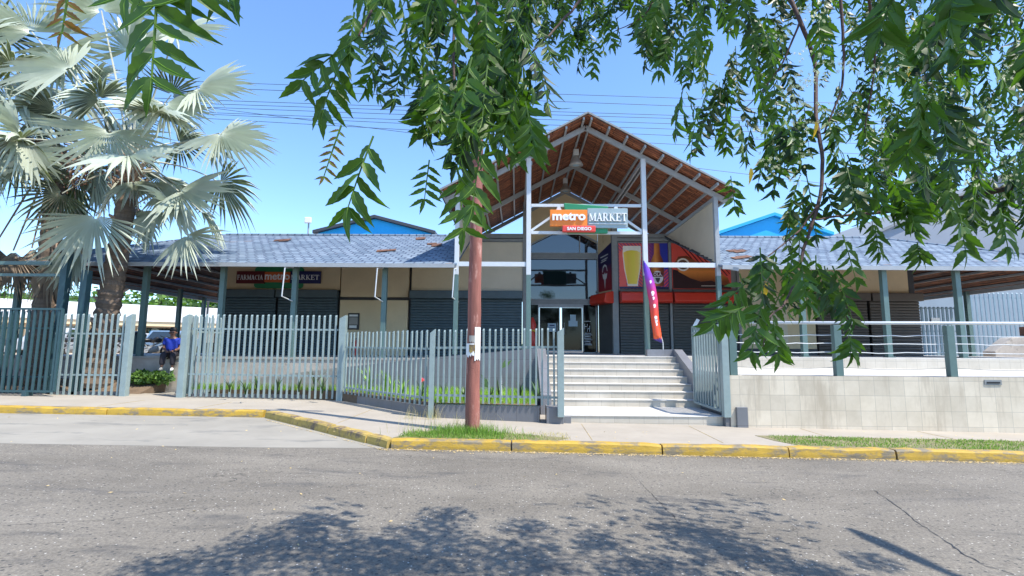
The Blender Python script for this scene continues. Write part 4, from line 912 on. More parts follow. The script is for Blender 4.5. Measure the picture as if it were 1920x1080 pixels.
for k in range(8):
    g = MB(); lbox(g, k*3.1, k*3.1+.25, 1.1, 1.35, .95, 3.0); g.build('column', 'cream', s)
for k, mt in ((3, 'yellow'), (5, 'sky_blue_paint'), (6, 'white')):
    g = MB(); lbox(g, .8+k*3.1, 2.2+k*3.1, -.36, -.33, 1.8, 2.7); g.build('window_poster', mt, s)
g = MB(); g.box(-19.6, -14, 36, 42, .9, 6.1); tag(g.build('annex', 'cream_pale'), 'plain pale building seen under the left veranda roof', 'building')
g = MB()
for x in (-20.9, -19.0): g.box(x-.05, x+.05, 33.9, 34, .95, 4.9)
g.box(-20.9, -19, 33.9, 34, 4.8, 4.9); tag(g.build('goal_frame', 'dark_trim'), 'thin dark steel frame standing in front of the pale building', 'frame')
# hill
g = MB(); n1, n2 = 40, 12; vs = []
for j in range(n2+1):
    for i in range(n1+1):
        x = -170+i*4.6; y = 62+j*10; e = 15*math.sin(min(1, j/7)*math.pi/2)*(.8+.3*mnoise.noise(V(x*.03, y*.03, 0)))
        vs.append((x, y, .5+e*max(0, min(1, (8-x)/40))))
g.add(vs, [(j*(n1+1)+i, j*(n1+1)+i+1, (j+1)*(n1+1)+i+1, (j+1)*(n1+1)+i) for j in range(n2) for i in range(n1)]); struct(g.build('hill', 'bush', None, True))
def leafcloud(mb, c, r, n, sz, flat_=1.):
    for _ in range(n):
        u = V(rnd.gauss(0, 1), rnd.gauss(0, 1), rnd.gauss(0, 1)).normalized(); q = rnd.random()**.4
        p = V(c[0]+u.x*r[0]*q, c[1]+u.y*r[1]*q, c[2]+u.z*r[2]*q)
        a = V(rnd.gauss(0, 1), rnd.gauss(0, 1), rnd.gauss(0, .6)).normalized(); b_ = a.orthogonal().normalized()
        b_ = Matrix.Rotation(rnd.random()*6.28, 3, a) @ b_; l = sz*rnd.uniform(.6, 1.3)
        mb.add([p, p+a*l*.5+b_*l*.28, p+a*l, p+a*l*.5-b_*l*.28], [(0, 1, 2, 3)])
tree_lab = ['round green tree on the hill beyond the shop row', 'wide green tree at the foot of the hill', 'tall green tree left on the hill', 'dense green tree behind the pale building', 'spreading green tree on the hill above the fascia', 'small green tree at the hill foot']
k = 0
for x, y, z, r in ((-46, 60, 3, 5), (-38, 58, 2.5, 4.6), (-31, 60, 2.5, 4.6), (-26, 57, 2, 4.2), (-53, 62, 4, 6), (-60, 60, 4, 6), (-42, 66, 7, 4.6), (-34, 68, 7, 4.5), (-27, 66, 5.5, 4.2), (-50, 70, 8, 5.5), (-20.5, 58, 2, 3.6)):
    s = thing('broadleaf_tree', (x, y, .8), 'bushy green tree among those on the hill beyond the parking lot', 'tree', 'trees on the hill'); k += 1
    g = MB(); g.tube([(x, y, .5), (x+.2, y, z)], [.3, .2], 8); g.build('trunk', 'bark', s)
    g = MB()
    for _ in range(6): leafcloud(g, (x+rnd.uniform(-.5, .5)*r, y+rnd.uniform(-.5, .5)*r, z+rnd.uniform(-.2, .4)*r), (r*.62, r*.62, r*.5), 170, .75)
    g.build('crown', 'bush', s)
# vehicles
def car(x, y, yaw_, mat, label, L=4.1, W=1.7, H=1.45, van=False):
    s = thing('parked_car', (x, y, .95), label, 'car', 'cars in the parking lot')
    c_, s_ = math.cos(yaw_), math.sin(yaw_)
    def T(pts): return [V(x+u*c_-v*s_, y+u*s_+v*c_, .95+z) for u, v, z in pts]
    prof = [(-L/2, .3), (-L/2, .75), (-L/2+.15, .9), (-L*.36, .95), (-L*.24, H), (L*.14, H), (L*.30, .95), (L/2-.15, .82), (L/2, .6), (L/2, .3)]
    if van: prof = [(-L/2, .3), (-L/2, H), (L*.25, H), (L*.40, 1.05), (L/2, .9), (L/2, .3)]
    g = MB(); a_ = T([(u, -W/2, z) for u, z in prof]); b_ = T([(u, W/2, z) for u, z in prof]); g.prism(a_, b_[0]-a_[0]); g.build('body', mat, s, bevel=.06)
    g = MB()
    for v in (-W/2-.01, W/2+.01):
        g.poly(T([(-L*.31, v, .97), (-L*.225, v, H-.08), (-L*.06, v, H-.08), (-L*.06, v, .97)])); g.poly(T([(-L*.04, v, .97), (-L*.04, v, H-.08), (L*.12, v, H-.08), (L*.25, v, .97)]))
    g.poly(T([(L*.30+.02, -W*.43, .97), (L*.15+.02, -W*.4, H-.06), (L*.15+.02, W*.4, H-.06), (L*.30+.02, W*.43, .97)])); g.poly(T([(-L*.36-.02, -W*.43, .99), (-L*.25-.02, -W*.4, H-.06), (-L*.25-.02, W*.4, H-.06), (-L*.36-.02, W*.43, .99)])); g.build('window', 'car_glass', s)
    for u in (-L*.32, L*.32):
        for v in (-W/2, W/2):
            q = T([(u, v-.1, .32), (u, v+.1, .32)]); g = MB(); g.tube(q, .32, 18); w2 = g.build('wheel', 'rubber', s)
            q = T([(u, v-.11, .32), (u, v+.11, .32)]); g = MB(); g.tube(q, .18, 12); g.build('rim', 'steel_light', w2)
    for v in (-W*.36, W*.36):
        q = T([(L/2-.03, v, .68), (L/2+.02, v, .68)]); g = MB(); g.tube(q, .1, 10); g.build('headlight', 'white', s)
    return s
car(-24.5, 27, 1.9, 'car_white', 'white parked car seen between the palm trunks'); car(-21.0, 31, 1.7, 'car_blue', 'blue grey parked car right of the first palm trunk'); car(-29.5, 27, 1.8, 'car_dark', 'dark parked car at the far left edge'); car(-27.5, 38, .6, 'car_white', 'white parked car by the shop windows'); car(-33.5, 27.5, 1.8, 'car_blue', 'blue grey parked car at the far left edge')
def moto(x, y, yaw_, mat, label):
    s = thing('motorcycle', (x, y, .95), label, 'motorcycle', 'motorcycles in the parking lot'); c_, s_ = math.cos(yaw_), math.sin(yaw_)
    def T(u, v, z): return V(x+u*c_-v*s_, y+u*s_+v*c_, .95+z)
    for u in (-.65, .65):
        g = MB(); g.tube([T(u+.27*math.cos(R(a_)), 0, .3+.27*math.sin(R(a_))) for a_ in range(0, 361, 24)], .045, 8); wl = g.build('wheel', 'rubber', s, True)
        g = MB(); g.tube([T(u, -.03, .3), T(u, .03, .3)], .12, 12); g.build('hub', 'steel_light', wl)
    g = MB(); g.tube([T(.65, .05, .3), T(.45, .05, .95)], .03, 6); g.tube([T(-.65, 0, .3), T(-.2, 0, .45), T(.4, 0, .75)], .04, 6); g.tube([T(-.2, 0, .45), T(-.35, 0, .75)], .03, 6); g.build('frame', 'grey_trim', s)
    g = MB(); g.tube([T(-.1, 0, .35), T(.25, 0, .42)], [.16, .14], 10); g.build('engine', 'grey_trim', s)
    g = MB(); g.tube([T(.38, 0, .78), T(.2, 0, .85), T(-.05, 0, .78)], [.08, .15, .09], 12); g.build('tank', mat, s, True)
    g = MB(); g.tube([T(-.05, 0, .80), T(-.4, 0, .80), T(-.75, 0, .88)], [.09, .11, .07], 10); g.build('seat', 'black', s, True)
    g = MB(); g.tube([T(.42, -.33, 1.02), T(.46, 0, .95), T(.42, .33, 1.02)], .018, 6); g.build('handlebar', 'black', s)
    g = MB(); g.tube([T(.52, 0, .88), T(.60, 0, .88)], [.06, .09], 12); g.build('headlight', 'white', s)
for px, Yd, yw, mt, lb in ((285, 24, .3, 'black', 'dark motorcycle standing between the veranda columns'), (300, 26, .15, 'black', 'dark motorcycle just left of the seated person'), (190, 25, .2, 'maroon', 'motorcycle parked behind the tall fence left of the gate'), (218, 27, -.2, 'black', 'dark motorcycle beside the left gate post'), (136, 25, .1, 'black', 'dark motorcycle seen between the palm trunks')):
    q = at(px, 650, Yd); moto(q.x, Yd, yw, mt, lb)
# bin by the column
q = at(258, 640, 20)
s = thing('litter_bin', (q.x, 20, FL), 'dark litter bin beside the thick left veranda column', 'bin')
g = MB(); g.lathe((q.x, 20, FL), [(.2, 0), (.26, .7), (.28, .72), (.28, .76)], 16); g.build('drum', 'gate_dark', s); g = MB(); g.lathe((q.x, 20, FL), [(.28, .76), (.2, .86), (.05, .9)], 16); g.build('lid', 'black', s)
# ---------------------------------------------------------------- seated person
def skin(name, pts, edges, rad, mat, parent, org, rz, sub=1, root=0):
    me = bpy.data.meshes.new(name); rot = Matrix.Rotation(rz, 3, 'Z')
    me.from_pydata([rot @ (Vector(p)*.93)+org for p in pts], edges, []); o = bpy.data.objects.new('tmp', me); COL.objects.link(o)
    o.modifiers.new('s', 'SKIN'); sd = o.modifiers.new('u', 'SUBSURF'); sd.levels = sub; sd.render_levels = sub
    for i, v in enumerate(me.skin_vertices[0].data):
        r_ = rad[i]; v.radius = (r_, r_) if not hasattr(r_, '__len__') else r_; v.use_root = i == root
    m2 = bpy.data.meshes.new_from_object(o.evaluated_get(bpy.context.evaluated_depsgraph_get())); bpy.data.objects.remove(o)
    m2.name = name; m2.materials.clear(); m2.materials.append(M[mat]); m2.polygons.foreach_set('use_smooth', [True]*len(m2.polygons))
    m2.transform(Matrix.Translation(-Vector(parent.location))); q = bpy.data.objects.new(name, m2); COL.objects.link(q); q.parent = parent; return q
org = V(at(322, 660, 15.55).x, 15.56, FL+.085); rz = R(22)
s = thing('person', org, 'person in blue shirt and dark trousers sitting on the retaining wall behind the open gate', 'person')
pts = [(0, 0, 0), (0, -.02, .18), (0, -.02, .36), (0, -.03, .50), (0, -.05, .57), (.0, -.07, .64), (.0, -.07, .72), (0, -.06, .79),
       (-.17, -.02, .46), (-.23, -.05, .20), (-.10, -.30, .09), (.17, -.02, .46), (.24, -.06, .20), (.12, -.32, .10),
       (-.10, -.06, -.01), (-.13, -.46, .0), (-.14, -.50, -.42), (.10, -.06, -.01), (.14, -.46, .0), (.13, -.42, -.43)]
ed = [(0, 1), (1, 2), (2, 3), (3, 4), (4, 5), (5, 6), (6, 7), (3, 8), (8, 9), (9, 10), (3, 11), (11, 12), (12, 13), (0, 14), (14, 15), (15, 16), (0, 17), (17, 18), (18, 19)]
rad = [.13, .13, .14, .09, .055, .075, .10, .075, .055, .045, .03, .055, .045, .03, .08, .062, .042, .08, .062, .042]
for hb, sx in ((10, 1), (13, -1)):
    b0 = pts[hb]; c = len(pts); pts.append((b0[0]+sx*.03, b0[1]-.06, b0[2]+.0)); rad.append(.034); ed.append((hb, c))
    for k in range(5):
        ang = (k-1.8)*.28; l = (.05, .07, .075, .07, .055)[k]
        q1 = (pts[c][0]+sx*.02+math.sin(ang)*.05, pts[c][1]-.04, pts[c][2]-.005); q2 = (q1[0]+math.sin(ang)*l*.6, q1[1]-l*.6, q1[2]-.035)
        pts += [q1, q2]; rad += [.010, .008]; ed += [(c, len(pts)-2), (len(pts)-2, len(pts)-1)]
body = skin('body', pts, ed, rad, 'skin', s, org, rz, 2)
skin('shirt', [(0, 0, .02), (0, -.02, .18), (0, -.02, .36), (0, -.02, .49), (-.17, -.02, .46), (-.215, -.04, .27), (.17, -.02, .46), (.225, -.045, .27)], [(0, 1), (1, 2), (2, 3), (3, 4), (4, 5), (3, 6), (6, 7)], [.175, .185, .185, .12, .095, .085, .095, .085], 'shirt', s, org, rz, 2)
skin('trousers', [(0, 0, .0), (-.10, -.06, -.0), (-.13, -.46, .0), (-.14, -.50, -.36), (.10, -.06, .0), (.14, -.46, .0), (.13, -.43, -.37)], [(0, 1), (1, 2), (2, 3), (0, 4), (4, 5), (5, 6)], [.15, .11, .09, .075, .11, .09, .075], 'trousers', s, org, rz, 2)
for a in (((-.14, -.47, -.45), (-.15, -.58, -.48), (-.155, -.68, -.49)), ((.13, -.40, -.46), (.14, -.50, -.49), (.145, -.60, -.50))): skin('shoe', list(a), [(0, 1), (1, 2)], [.05, .048, .035], 'grey_trim' if a[0][0] < 0 else 'white', s, org, rz, 2)
rot = Matrix.Rotation(rz, 3, 'Z')
def hp(x, y, z): return rot @ (V(x, y, z)*.93)+org
g = MB()
for i in range(7):
    for j in range(12):
        pass
g.lathe(hp(0, -.05, .73), [(.092, .0), (.104, .04), (.10, .09), (.07, .13), (.01, .145)], 16); g.build('hair', 'hair', s, True)
g = MB()
for sx in (-1, 1): g.tube([hp(sx*.035-.018, -.168, .705), hp(sx*.035+.018, -.168, .705)], .013, 8)
g.tube([hp(-.06, -.165, .71), hp(.06, -.165, .71)], .004, 5); g.build('glasses', 'black', s)
g = MB(); g.tube([hp(0, -.165, .70), hp(0, -.185, .668), hp(0, -.165, .662)], [.008, .016, .01], 8); g.build('nose', 'skin', s, True)
g = MB(); g.tube([hp(-.028, -.163, .635), hp(0, -.168, .632), hp(.028, -.163, .635)], .006, 6); g.build('mouth', 'maroon', s, True)
for sx in (-1, 1):
    g = MB(); g.tube([hp(sx*.098, -.06, .72), hp(sx*.106, -.05, .69), hp(sx*.098, -.055, .66)], [.012, .018, .010], 8); g.build('ear', 'skin', s, True)
# ---------------------------------------------------------------- palms
def fan(mb, hub, d, n, Rb, droop, nseg, spread):
    lat = d.cross(n).normalized(); n = lat.cross(d).normalized(); cup = rnd.uniform(.05, .35)
    for i in range(nseg):
        a = R(-spread+2*spread*(i+.5)/nseg); da = R(spread/nseg)
        def pt(r_, aa, h):
            q = hub+(d*math.cos(aa)+lat*math.sin(aa))*r_*Rb+n*(h+cup*r_*r_*abs(math.sin(aa))*.6*Rb)
            return q+V(0, 0, -droop*.55*r_*r_*Rb*(.6+.4*math.cos(aa)))
        j = rnd.uniform(.84, 1.06); t1 = rnd.choice((.26, .30, .34)); aj = rnd.uniform(-.035, .035); hj = rnd.uniform(-.16, .10)
        w1, w2 = rnd.uniform(.62, .8), rnd.uniform(.36, .5)
        v = [pt(.05, a-da*.9, 0), pt(.05, a+da*.9, 0), pt(t1, a-da*.86, 0), pt(t1, a, .085), pt(t1, a+da*.86, 0), pt(.62*j, a-da*w1+aj, hj*.4), pt(.62*j, a+aj, .11+hj*.4), pt(.62*j, a+da*w1+aj, hj*.4),
             pt(.84*j, a-da*w2*.6+aj*1.4, hj*.8), pt(.84*j, a+aj*1.4, .05+hj*.8), pt(.84*j, a+da*w2*.6+aj*1.4, hj*.8), pt(1.07*j, a+aj*2, hj*1.3-.05)]
        mb.add(v, [(0, 2, 3), (0, 3, 1), (1, 3, 4), (2, 5, 6, 3), (3, 6, 7, 4), (5, 8, 9, 6), (6, 9, 10, 7), (8, 11, 9), (9, 11, 10)])
def frond(mb, pm, c, az, el, Lp, Rb, droop=.25, nseg=30, spread=128):
    d = V(math.cos(az)*math.cos(el), math.sin(az)*math.cos(el), math.sin(el))
    P = [Vector(c)]; dd = d.copy(); k = 6
    for i in range(k): dd = (dd+V(0, 0, -droop/k)).normalized(); P.append(P[-1]+dd*Lp/k)
    pm.tube(P, [.035-.003*i for i in range(len(P))], 5)
    d = (dd+V(0, 0, -.15)).normalized(); lat = d.cross(V(0, 0, 1))
    if lat.length < .1: lat = V(1, 0, 0)
    lat = Matrix.Rotation(rnd.uniform(-1.2, 1.2), 3, d) @ lat.normalized()
    fan(mb, P[-1], d, lat.cross(d), Rb, droop, nseg, spread)
def placed(mb, pm, c, hx, hy, Y, ex, ey, Rb, spread=100, face=.7):
    hub = at(hx, hy, Y); e = at(ex, ey, Y-.25); d = (e-hub).normalized(); mid = (Vector(c)+hub)/2+V(0, 0, .25)
    pm.tube([Vector(c), mid, hub], [.04, .03, .022], 5); n = V(rnd.uniform(-.5, .5), -1, face); n = (n-d*n.dot(d)).normalized()
    fan(mb, hub, d, n, Rb, .18, rnd.randint(26, 32), spread)
def palm(base, top, label, nf, seed, Rb=1.35, dead=4, extra=(), extra_dead=()):
    global rnd; old = rnd; rnd = random.Random(seed)
    s = thing('fan_palm', base, label, 'palm tree'); base = Vector(base); top = Vector(top)
    g = MB(); n = 46; pts = []; rr = []
    for k in range(n+1):
        t = k/n; pts.append(base.lerp(top, t)+V(.1*math.sin(t*2.2), 0, 0)); rr.append((.34-.10*t+(.12*(1-t*8) if t < .12 else 0))*(1.07 if k % 2 else .95)*rnd.uniform(.97, 1.03))
    g.tube(pts, rr, 18); tk = g.build('trunk', 'palm_trunk', s)
    g = MB()
    for k in range(46):
        a = rnd.random()*6.28; t = rnd.uniform(.25, 1) if k < 20 else rnd.uniform(.86, 1); p = base.lerp(top, t)+V(.1*math.sin(t*2.2), 0, 0); q = V(math.cos(a), math.sin(a), 0)
        l = rnd.uniform(.1, .45) if t > .85 else .12
        g.tube([p+q*.2, p+q*(.3+l*.3)+V(0, 0, l*.7), p+q*(.34+l*.55)+V(0, 0, l)], [.07, .05, .03], 5)
    g.build('leaf_base', 'dead_stalk', tk)
    fr, pe = MB(), MB(); c = pts[-1]
    for k in range(nf):
        az = k*2.39996+rnd.uniform(-.25, .25); t = (k+.5)/nf; el = R(72-104*t)+rnd.uniform(-.12, .12)
        frond(fr, pe, c+V(0, 0, .1+.45*(1-t)), az, el, rnd.uniform(1.5, 2.5), Rb*rnd.uniform(.72, .95), rnd.uniform(.3, .75), rnd.randint(24, 30), rnd.uniform(100, 130))
    for e in extra: placed(fr, pe, c, *e)
    cr = fr.build('crown', 'palm_leaf', s); pe.build('leaf_stalk', 'petiole', cr)
    fr, pe = MB(), MB()
    for k in range(dead):
        az = rnd.random()*6.28; frond(fr, pe, c-V(0, 0, .15), az, R(-35), rnd.uniform(1.6, 2.5), Rb*.8, 2.4, 24, 80)
    for e in extra_dead: placed(fr, pe, c-V(0, 0, .2), *e)
    if dead: cr = fr.build('dead_fronds', 'palm_dead', s); pe.build('leaf_stalk', 'dead_stalk', cr)
    g = MB()
    for k in range(5):
        az = rnd.random()*6.28; P = [c+V(math.cos(az)*r_, math.sin(az)*r_, .25-.35*r_*r_) for r_ in (.2, .6, 1., 1.4)]
        g.tube(P, [.025, .02, .015, .01], 5)
        for _ in range(70): 
            q = P[2].lerp(P[3], rnd.random())+V(rnd.gauss(0, .13), rnd.gauss(0, .13), rnd.gauss(-.15, .16)); g.lathe(q, [(.01, -.02), (.022, 0), (.01, .02)], 5)
    g.build('fruit_stalk', 'brown_wood', s); rnd = old
palm((at(188, 590, 14.9).x, 14.9, .3), (at(240, 330, 14.9).x, 14.9, at(240, 320, 14.9).z), 'silvery fan palm with leaning trunk nearest the left end of the market roof', 15, 12, 1.45, 0, extra=((180, 405, 14.0, 150, 490, 1.75, 88), (150, 470, 14.6, 100, 540, 1.2, 60), (350, 440, 14.4, 385, 510, 1.25, 75), (300, 395, 15.0, 270, 440, 1.1, 80), (335, 358, 14.4, 440, 405, 1.5, 80), (330, 345, 14.9, 300, 430, 1.2, 85), (412, 250, 14.2, 490, 320, 1.55, 85), (400, 275, 14.9, 500, 245, 1.5, 75), (370, 165, 14.6, 480, 170, 1.7, 80), (310, 195, 13.8, 330, 260, 1.3, 125), (205, 245, 13.5, 190, 310, 1.6, 105), (130, 130, 13.8, 30, 110, 1.7, 90), (120, 90, 14.6, 110, 170, 1.6, 110), (330, 60, 15.2, 420, 70, 1.6, 100), (240, 95, 15.4, 250, 0, 1.6, 110), (60, 60, 14.4, 10, 10, 1.6, 110), (190, 20, 15.0, 150, -40, 1.6, 120), (260, 110, 14.3, 300, 60, 1.3, 100), (250, 340, 14.6, 270, 400, .9, 70)), extra_dead=((236, 475, 14.3, 240, 560, 1.25, 40), (180, 470, 15.2, 165, 550, 1.3, 45), (255, 400, 15, 262, 440, .8, 50)))
palm((at(85, 590, 15.3).x, 15.3, .3), (at(98, 330, 15.6).x, 15.6, at(98, 300, 15.6).z+.3), 'silvery fan palm with straight trunk behind the sliding gate', 16, 9, 1.45, 1, extra=((50, 185, 14.6, 60, 120, 1.5, 120), (30, 290, 14.2, 50, 340, 1.4, 110)), extra_dead=((25, 470, 15, 25, 560, 1.5, 40), (60, 465, 15.4, 62, 560, 1.4, 40), (105, 480, 15, 100, 565, 1.4, 38), (-10, 460, 15.2, -15, 560, 1.5, 40)))
palm((-17.2, 14.7, .3), (-17.0, 14.6, 9.0), 'silvery fan palm at the far left edge with only its fronds in view', 18, 31, 1.5, 2)
# ---------------------------------------------------------------- grass, beds, litter
def blades(mb, fn, n, h, w_, lean=.35):
    for _ in range(n):
        p = fn(); p = Vector(p); a = rnd.random()*6.28; hh = h*rnd.uniform(.45, 1.25); u = V(math.cos(a), math.sin(a), 0)*w_/2; l = V(rnd.gauss(0, lean), rnd.gauss(0, lean), 0)*hh
        mb.add([p-u, p+u, p+u*.6+l*.4+V(0, 0, hh*.6), p-u*.6+l*.4+V(0, 0, hh*.6), p+l+V(0, 0, hh)], [(0, 1, 2, 3), (3, 2, 4)])
def strip(x0, x1, y0, y1, dens=None):
    def f():
        for _ in range(30):
            x = rnd.uniform(x0, x1); y = rnd.uniform(y0, y1)
            if dens is None or rnd.random() < dens(x, y): return (x, y, zsw(x)+.002)
        return (x, y, zsw(x))
    return f
def edge(x, y, x0, x1, y0, y1): return max(0, min(1, 1.6*min((x-x0)/.5, (x1-x)/.9, (y-y0)/.06+.5, (y1-y)/.22)))
gr = MB(); blades(gr, strip(-1.95, .55, 8.44, 9.35, lambda x, y: edge(x, y, -2., .6, 8.42, 9.25-.25*abs(x+.8))*(1 if x < -.2 else .35)), 5200, .05, .007)
blades(gr, lambda: (pb.x+rnd.gauss(-.1, .35), pb.y+rnd.gauss(-.15, .16), zsw(pb.x)), 1500, .15, .008); tag(gr.build('grass', 'grass'), 'green grass tuft around the foot of the red pole', 'grass', kind='stuff')
gr = MB(); blades(gr, lambda: (pb.x+rnd.gauss(-.5, .5), pb.y+rnd.gauss(.1, .3), zsw(pb.x)), 130, .32, .005, .3); blades(gr, strip(-1.9, .9, 8.44, 9.2), 1500, .04, .007, .6)
blades(gr, strip(-2.3, -1.5, 10.5, 10.8), 90, .3, .005, .3); blades(gr, strip(4.6, 16, 8.5, 9.4), 1500, .03, .008, .7); tag(gr.build('dry_grass', 'grass_dry'), 'dry straw coloured grass stems by the pole and kerb', 'grass', kind='stuff')
gr = MB(); blades(gr, strip(4.45, 17, 8.46, 9.42, lambda x, y: edge(x, y, 4.3, 30, 8.4, 9.55)*(.35+.65*max(0, min(1, .5+1.8*mnoise.noise(V(x*1.1, y*2.2, 3)))))), 13000, .036, .010); tag(gr.build('grass', 'grass'), 'thin green lawn strip behind the yellow kerb on the right', 'grass', kind='stuff')
g = MB(); g.prism([(-2.0, 8.43, zsw(-2)), (.6, 8.43, zsw(.6)), (.9, 8.75, zsw(.9)), (.2, 8.98, zsw(.2)), (-.8, 9.2, zsw(-.8)), (-1.75, 9.0, zsw(-1.75))], (0, 0, .006))
g.prism([(4.65, 8.43, zsw(4.65)), (30, 8.43, zsw(30)), (30, 9.55, zsw(30)), (4.3, 9.42, zsw(4.3)), (4.4, 8.9, zsw(4.4))], (0, 0, .006)); struct(g.build('verge_soil', 'verge_earth'))
gr = MB()
def bed():
    for _ in range(40):
        x = rnd.uniform(-9, .4); y = rnd.uniform(10.9, 14.6)
        lo = 10.98+.0 if x > -1.75 else (11.1+(-1.75-x)*.95 if x > -4.7 else 13.95); hi = 13.7 if x > -1.6 else 14.1+(-1.6-x)*.09
        if lo < y < hi-.05: return (x, y, .32)
    return (-.5, 12, .32)
blades(gr, bed, 9000, .17, .011, .3); tag(gr.build('grass', 'grass_lime'), 'bright green grass in the planter behind the fence', 'grass', kind='stuff')
def lily(x, y, z, n, h, label, mat='strap_leaf', w_=.035, flowers=0):
    s = thing('lily_plant', (x, y, z), label, 'plant', 'strap leaved plants in the planter'); g = MB()
    for k in range(n):
        a = rnd.random()*6.28; l = h*rnd.uniform(.6, 1.15); ou = rnd.uniform(.15, .55); u = V(-math.sin(a), math.cos(a), 0)*w_/2; d = V(math.cos(a), math.sin(a), 0); P = []
        for i in range(5): t = i/4; P.append(V(x, y, z)+d*l*ou*t*t*1.2+V(0, 0, l*(t-.25*ou*t*t)))
        vs = []
        for i, q in enumerate(P): e = (1, 1.1, .9, .6, .05)[i]; vs += [q-u*e, q+u*e]
        g.add(vs, [(2*i, 2*i+1, 2*i+3, 2*i+2) for i in range(4)])
    g.build('foliage', mat, s)
    for k in range(flowers):
        g = MB(); q = V(x+rnd.uniform(-.2, .2), y+rnd.uniform(-.1, .1), z); tp_ = q+V(rnd.uniform(-.05, .05), 0, h*rnd.uniform(.95, 1.3)); g.tube([q, tp_], .006, 5); g.build('stem', 'grass_lime', s)
        g = MB()
        for j in range(14): 
            a = V(rnd.gauss(0, 1), rnd.gauss(0, 1), rnd.gauss(0, .7)).normalized()*.07; b_ = a.orthogonal()*.35; g.add([tp_, tp_+a*.6+b_, tp_+a, tp_+a*.6-b_], [(0, 1, 2, 3)])
        g.build('flower', 'petal', s)
LB = 'dark strap leaved plant growing in the planter behind the fence'
for px, py, h in ((485, 730, .5), (520, 735, .45), (590, 732, .7), (604, 738, .6), (560, 735, .4), (430, 735, .4), (460, 740, .4)):
    q = atz(px, py, .32); lily(q.x, min(14.1, q.y), .32, 9, h, LB)
for px, py, h in ((690, 735, .75), (720, 738, .6), (745, 735, .6), (765, 738, .5)):
    q = atz(px, 740, .32); lily(q.x, 13.0 if px < 730 else 12.4, .32, 16, h, 'bright strap leaved plant in the planter behind the slanting fence', 'grass_lime', .03)
for px, h, fl in ((790, .45, 3), (832, .4, 2), (920, .55, 0), (935, .5, 0), (975, .45, 0), (1008, .5, 0), (870, .4, 1)):
    q = atz(px, 752, .32); lily(q.x, max(11.25, q.y), .32, 10, h, 'dark strap leaved plant with a pink flower beside the middle fence post' if px == 790 else LB, flowers=1 if px == 790 else 0)
q = atz(943, 745, .32); 
s = thing('sapling', (q.x, 11.5, .32), 'thin staked sapling with a dark broad leaf in the planter', 'sapling')
g = MB(); g.tube([(q.x, 11.5, .3), (q.x-.02, 11.5, 1.1)], .012, 6); g.build('stem', 'paper', s); g = MB()
for a, l in ((2.1, .35), (.7, .3), (2.6, .2), (1.2, .22)): 
    b0 = V(q.x-.3 if a > 2 else q.x, 11.5, .62 if a > 2 else 1.05); d = V(math.cos(a), .2, math.sin(a)).normalized()*l; u = V(-d.z, 0, d.x)*.28; g.add([b0, b0+d*.5+u*.5, b0+d, b0+d*.5-u*.5], [(0, 1, 2, 3)])
g.each('leaf', 'strap_leaf', s)
s = thing('bush', (at(285, 712, 15).x, 15.1, .4), 'small green bush below the retaining wall left of the seated person', 'bush'); g = MB()
for px in (265, 285, 300): leafcloud(g, (at(px, 712, 15.1).x, 15.05, .58), (.35, .2, .16), 330, .16)
g.build('foliage', 'bush', s)
g = MB()
for k in range(2600):
    x = rnd.uniform(-2.2, 12); y = 8.22-abs(rnd.gauss(0, .07)); z = zs(x)+.006
    if rnd.random() < .09: x = rnd.uniform(-10, 10); y = rnd.uniform(3.5, 8.2)if rnd.random() < .5 else rnd.uniform(8.6, 10.2); z = (zs(x) if y < 8.25 else zsw(x))+.006
    if rnd.random() < .08 : x, y = (-5.3+3.3*rnd.random(), 0); y = 11.2-(x+5.5)*.87-.1; z = zs(x)+.01
    a = rnd.random()*6.28; l = rnd.uniform(.008, .026); u = V(math.cos(a), math.sin(a), rnd.uniform(-.2, .3))*l; v_ = V(-math.sin(a), math.cos(a), rnd.uniform(0, .5))*l*.4; p = V(x, y, z+.004)
    g.add([p-u, p+v_, p+u, p-v_], [(0, 1, 2, 3)])
tag(g.build('leaf_litter', 'litter'), 'dry fallen leaves and petals gathered along the yellow kerb', 'litter', kind='stuff')
# ---------------------------------------------------------------- street lamp added unseen behind the viewer to cast a shadow on the road
A = atz(1590, 990, zs(3)); Bp = atz(1775, 1072, zs(3)); h = 6.2; up = V(SUNV.x/SUNV.z, SUNV.y/SUNV.z, 1)
s = thing('added_street_lamp', (A.x+up.x*h+2.6, A.y+up.y*h-4.2, 0), 'unseen street lamp added to cast a long tapered shadow on the road', 'street lamp')
h1 = A+up*h; h2 = Bp+up*h; ps = V(s.location.x, s.location.y, zs(5)); d = (h1-h2).normalized(); sd_ = V(-d.y, d.x, 0)
g = MB(); g.tube([ps, V(ps.x, ps.y, 5.5), V(ps.x-.3, ps.y+.5, 6.1), h2], [.09, .06, .04, .03], 10); g.build('pole', 'steel_light', s, True)
g = MB(); g.tube([h2-d*.1, h2.lerp(h1, .25), h2.lerp(h1, .7), h1], [.035, .07, .085, .03], 12); g.build('lamp_head', 'lampshade', s, True)
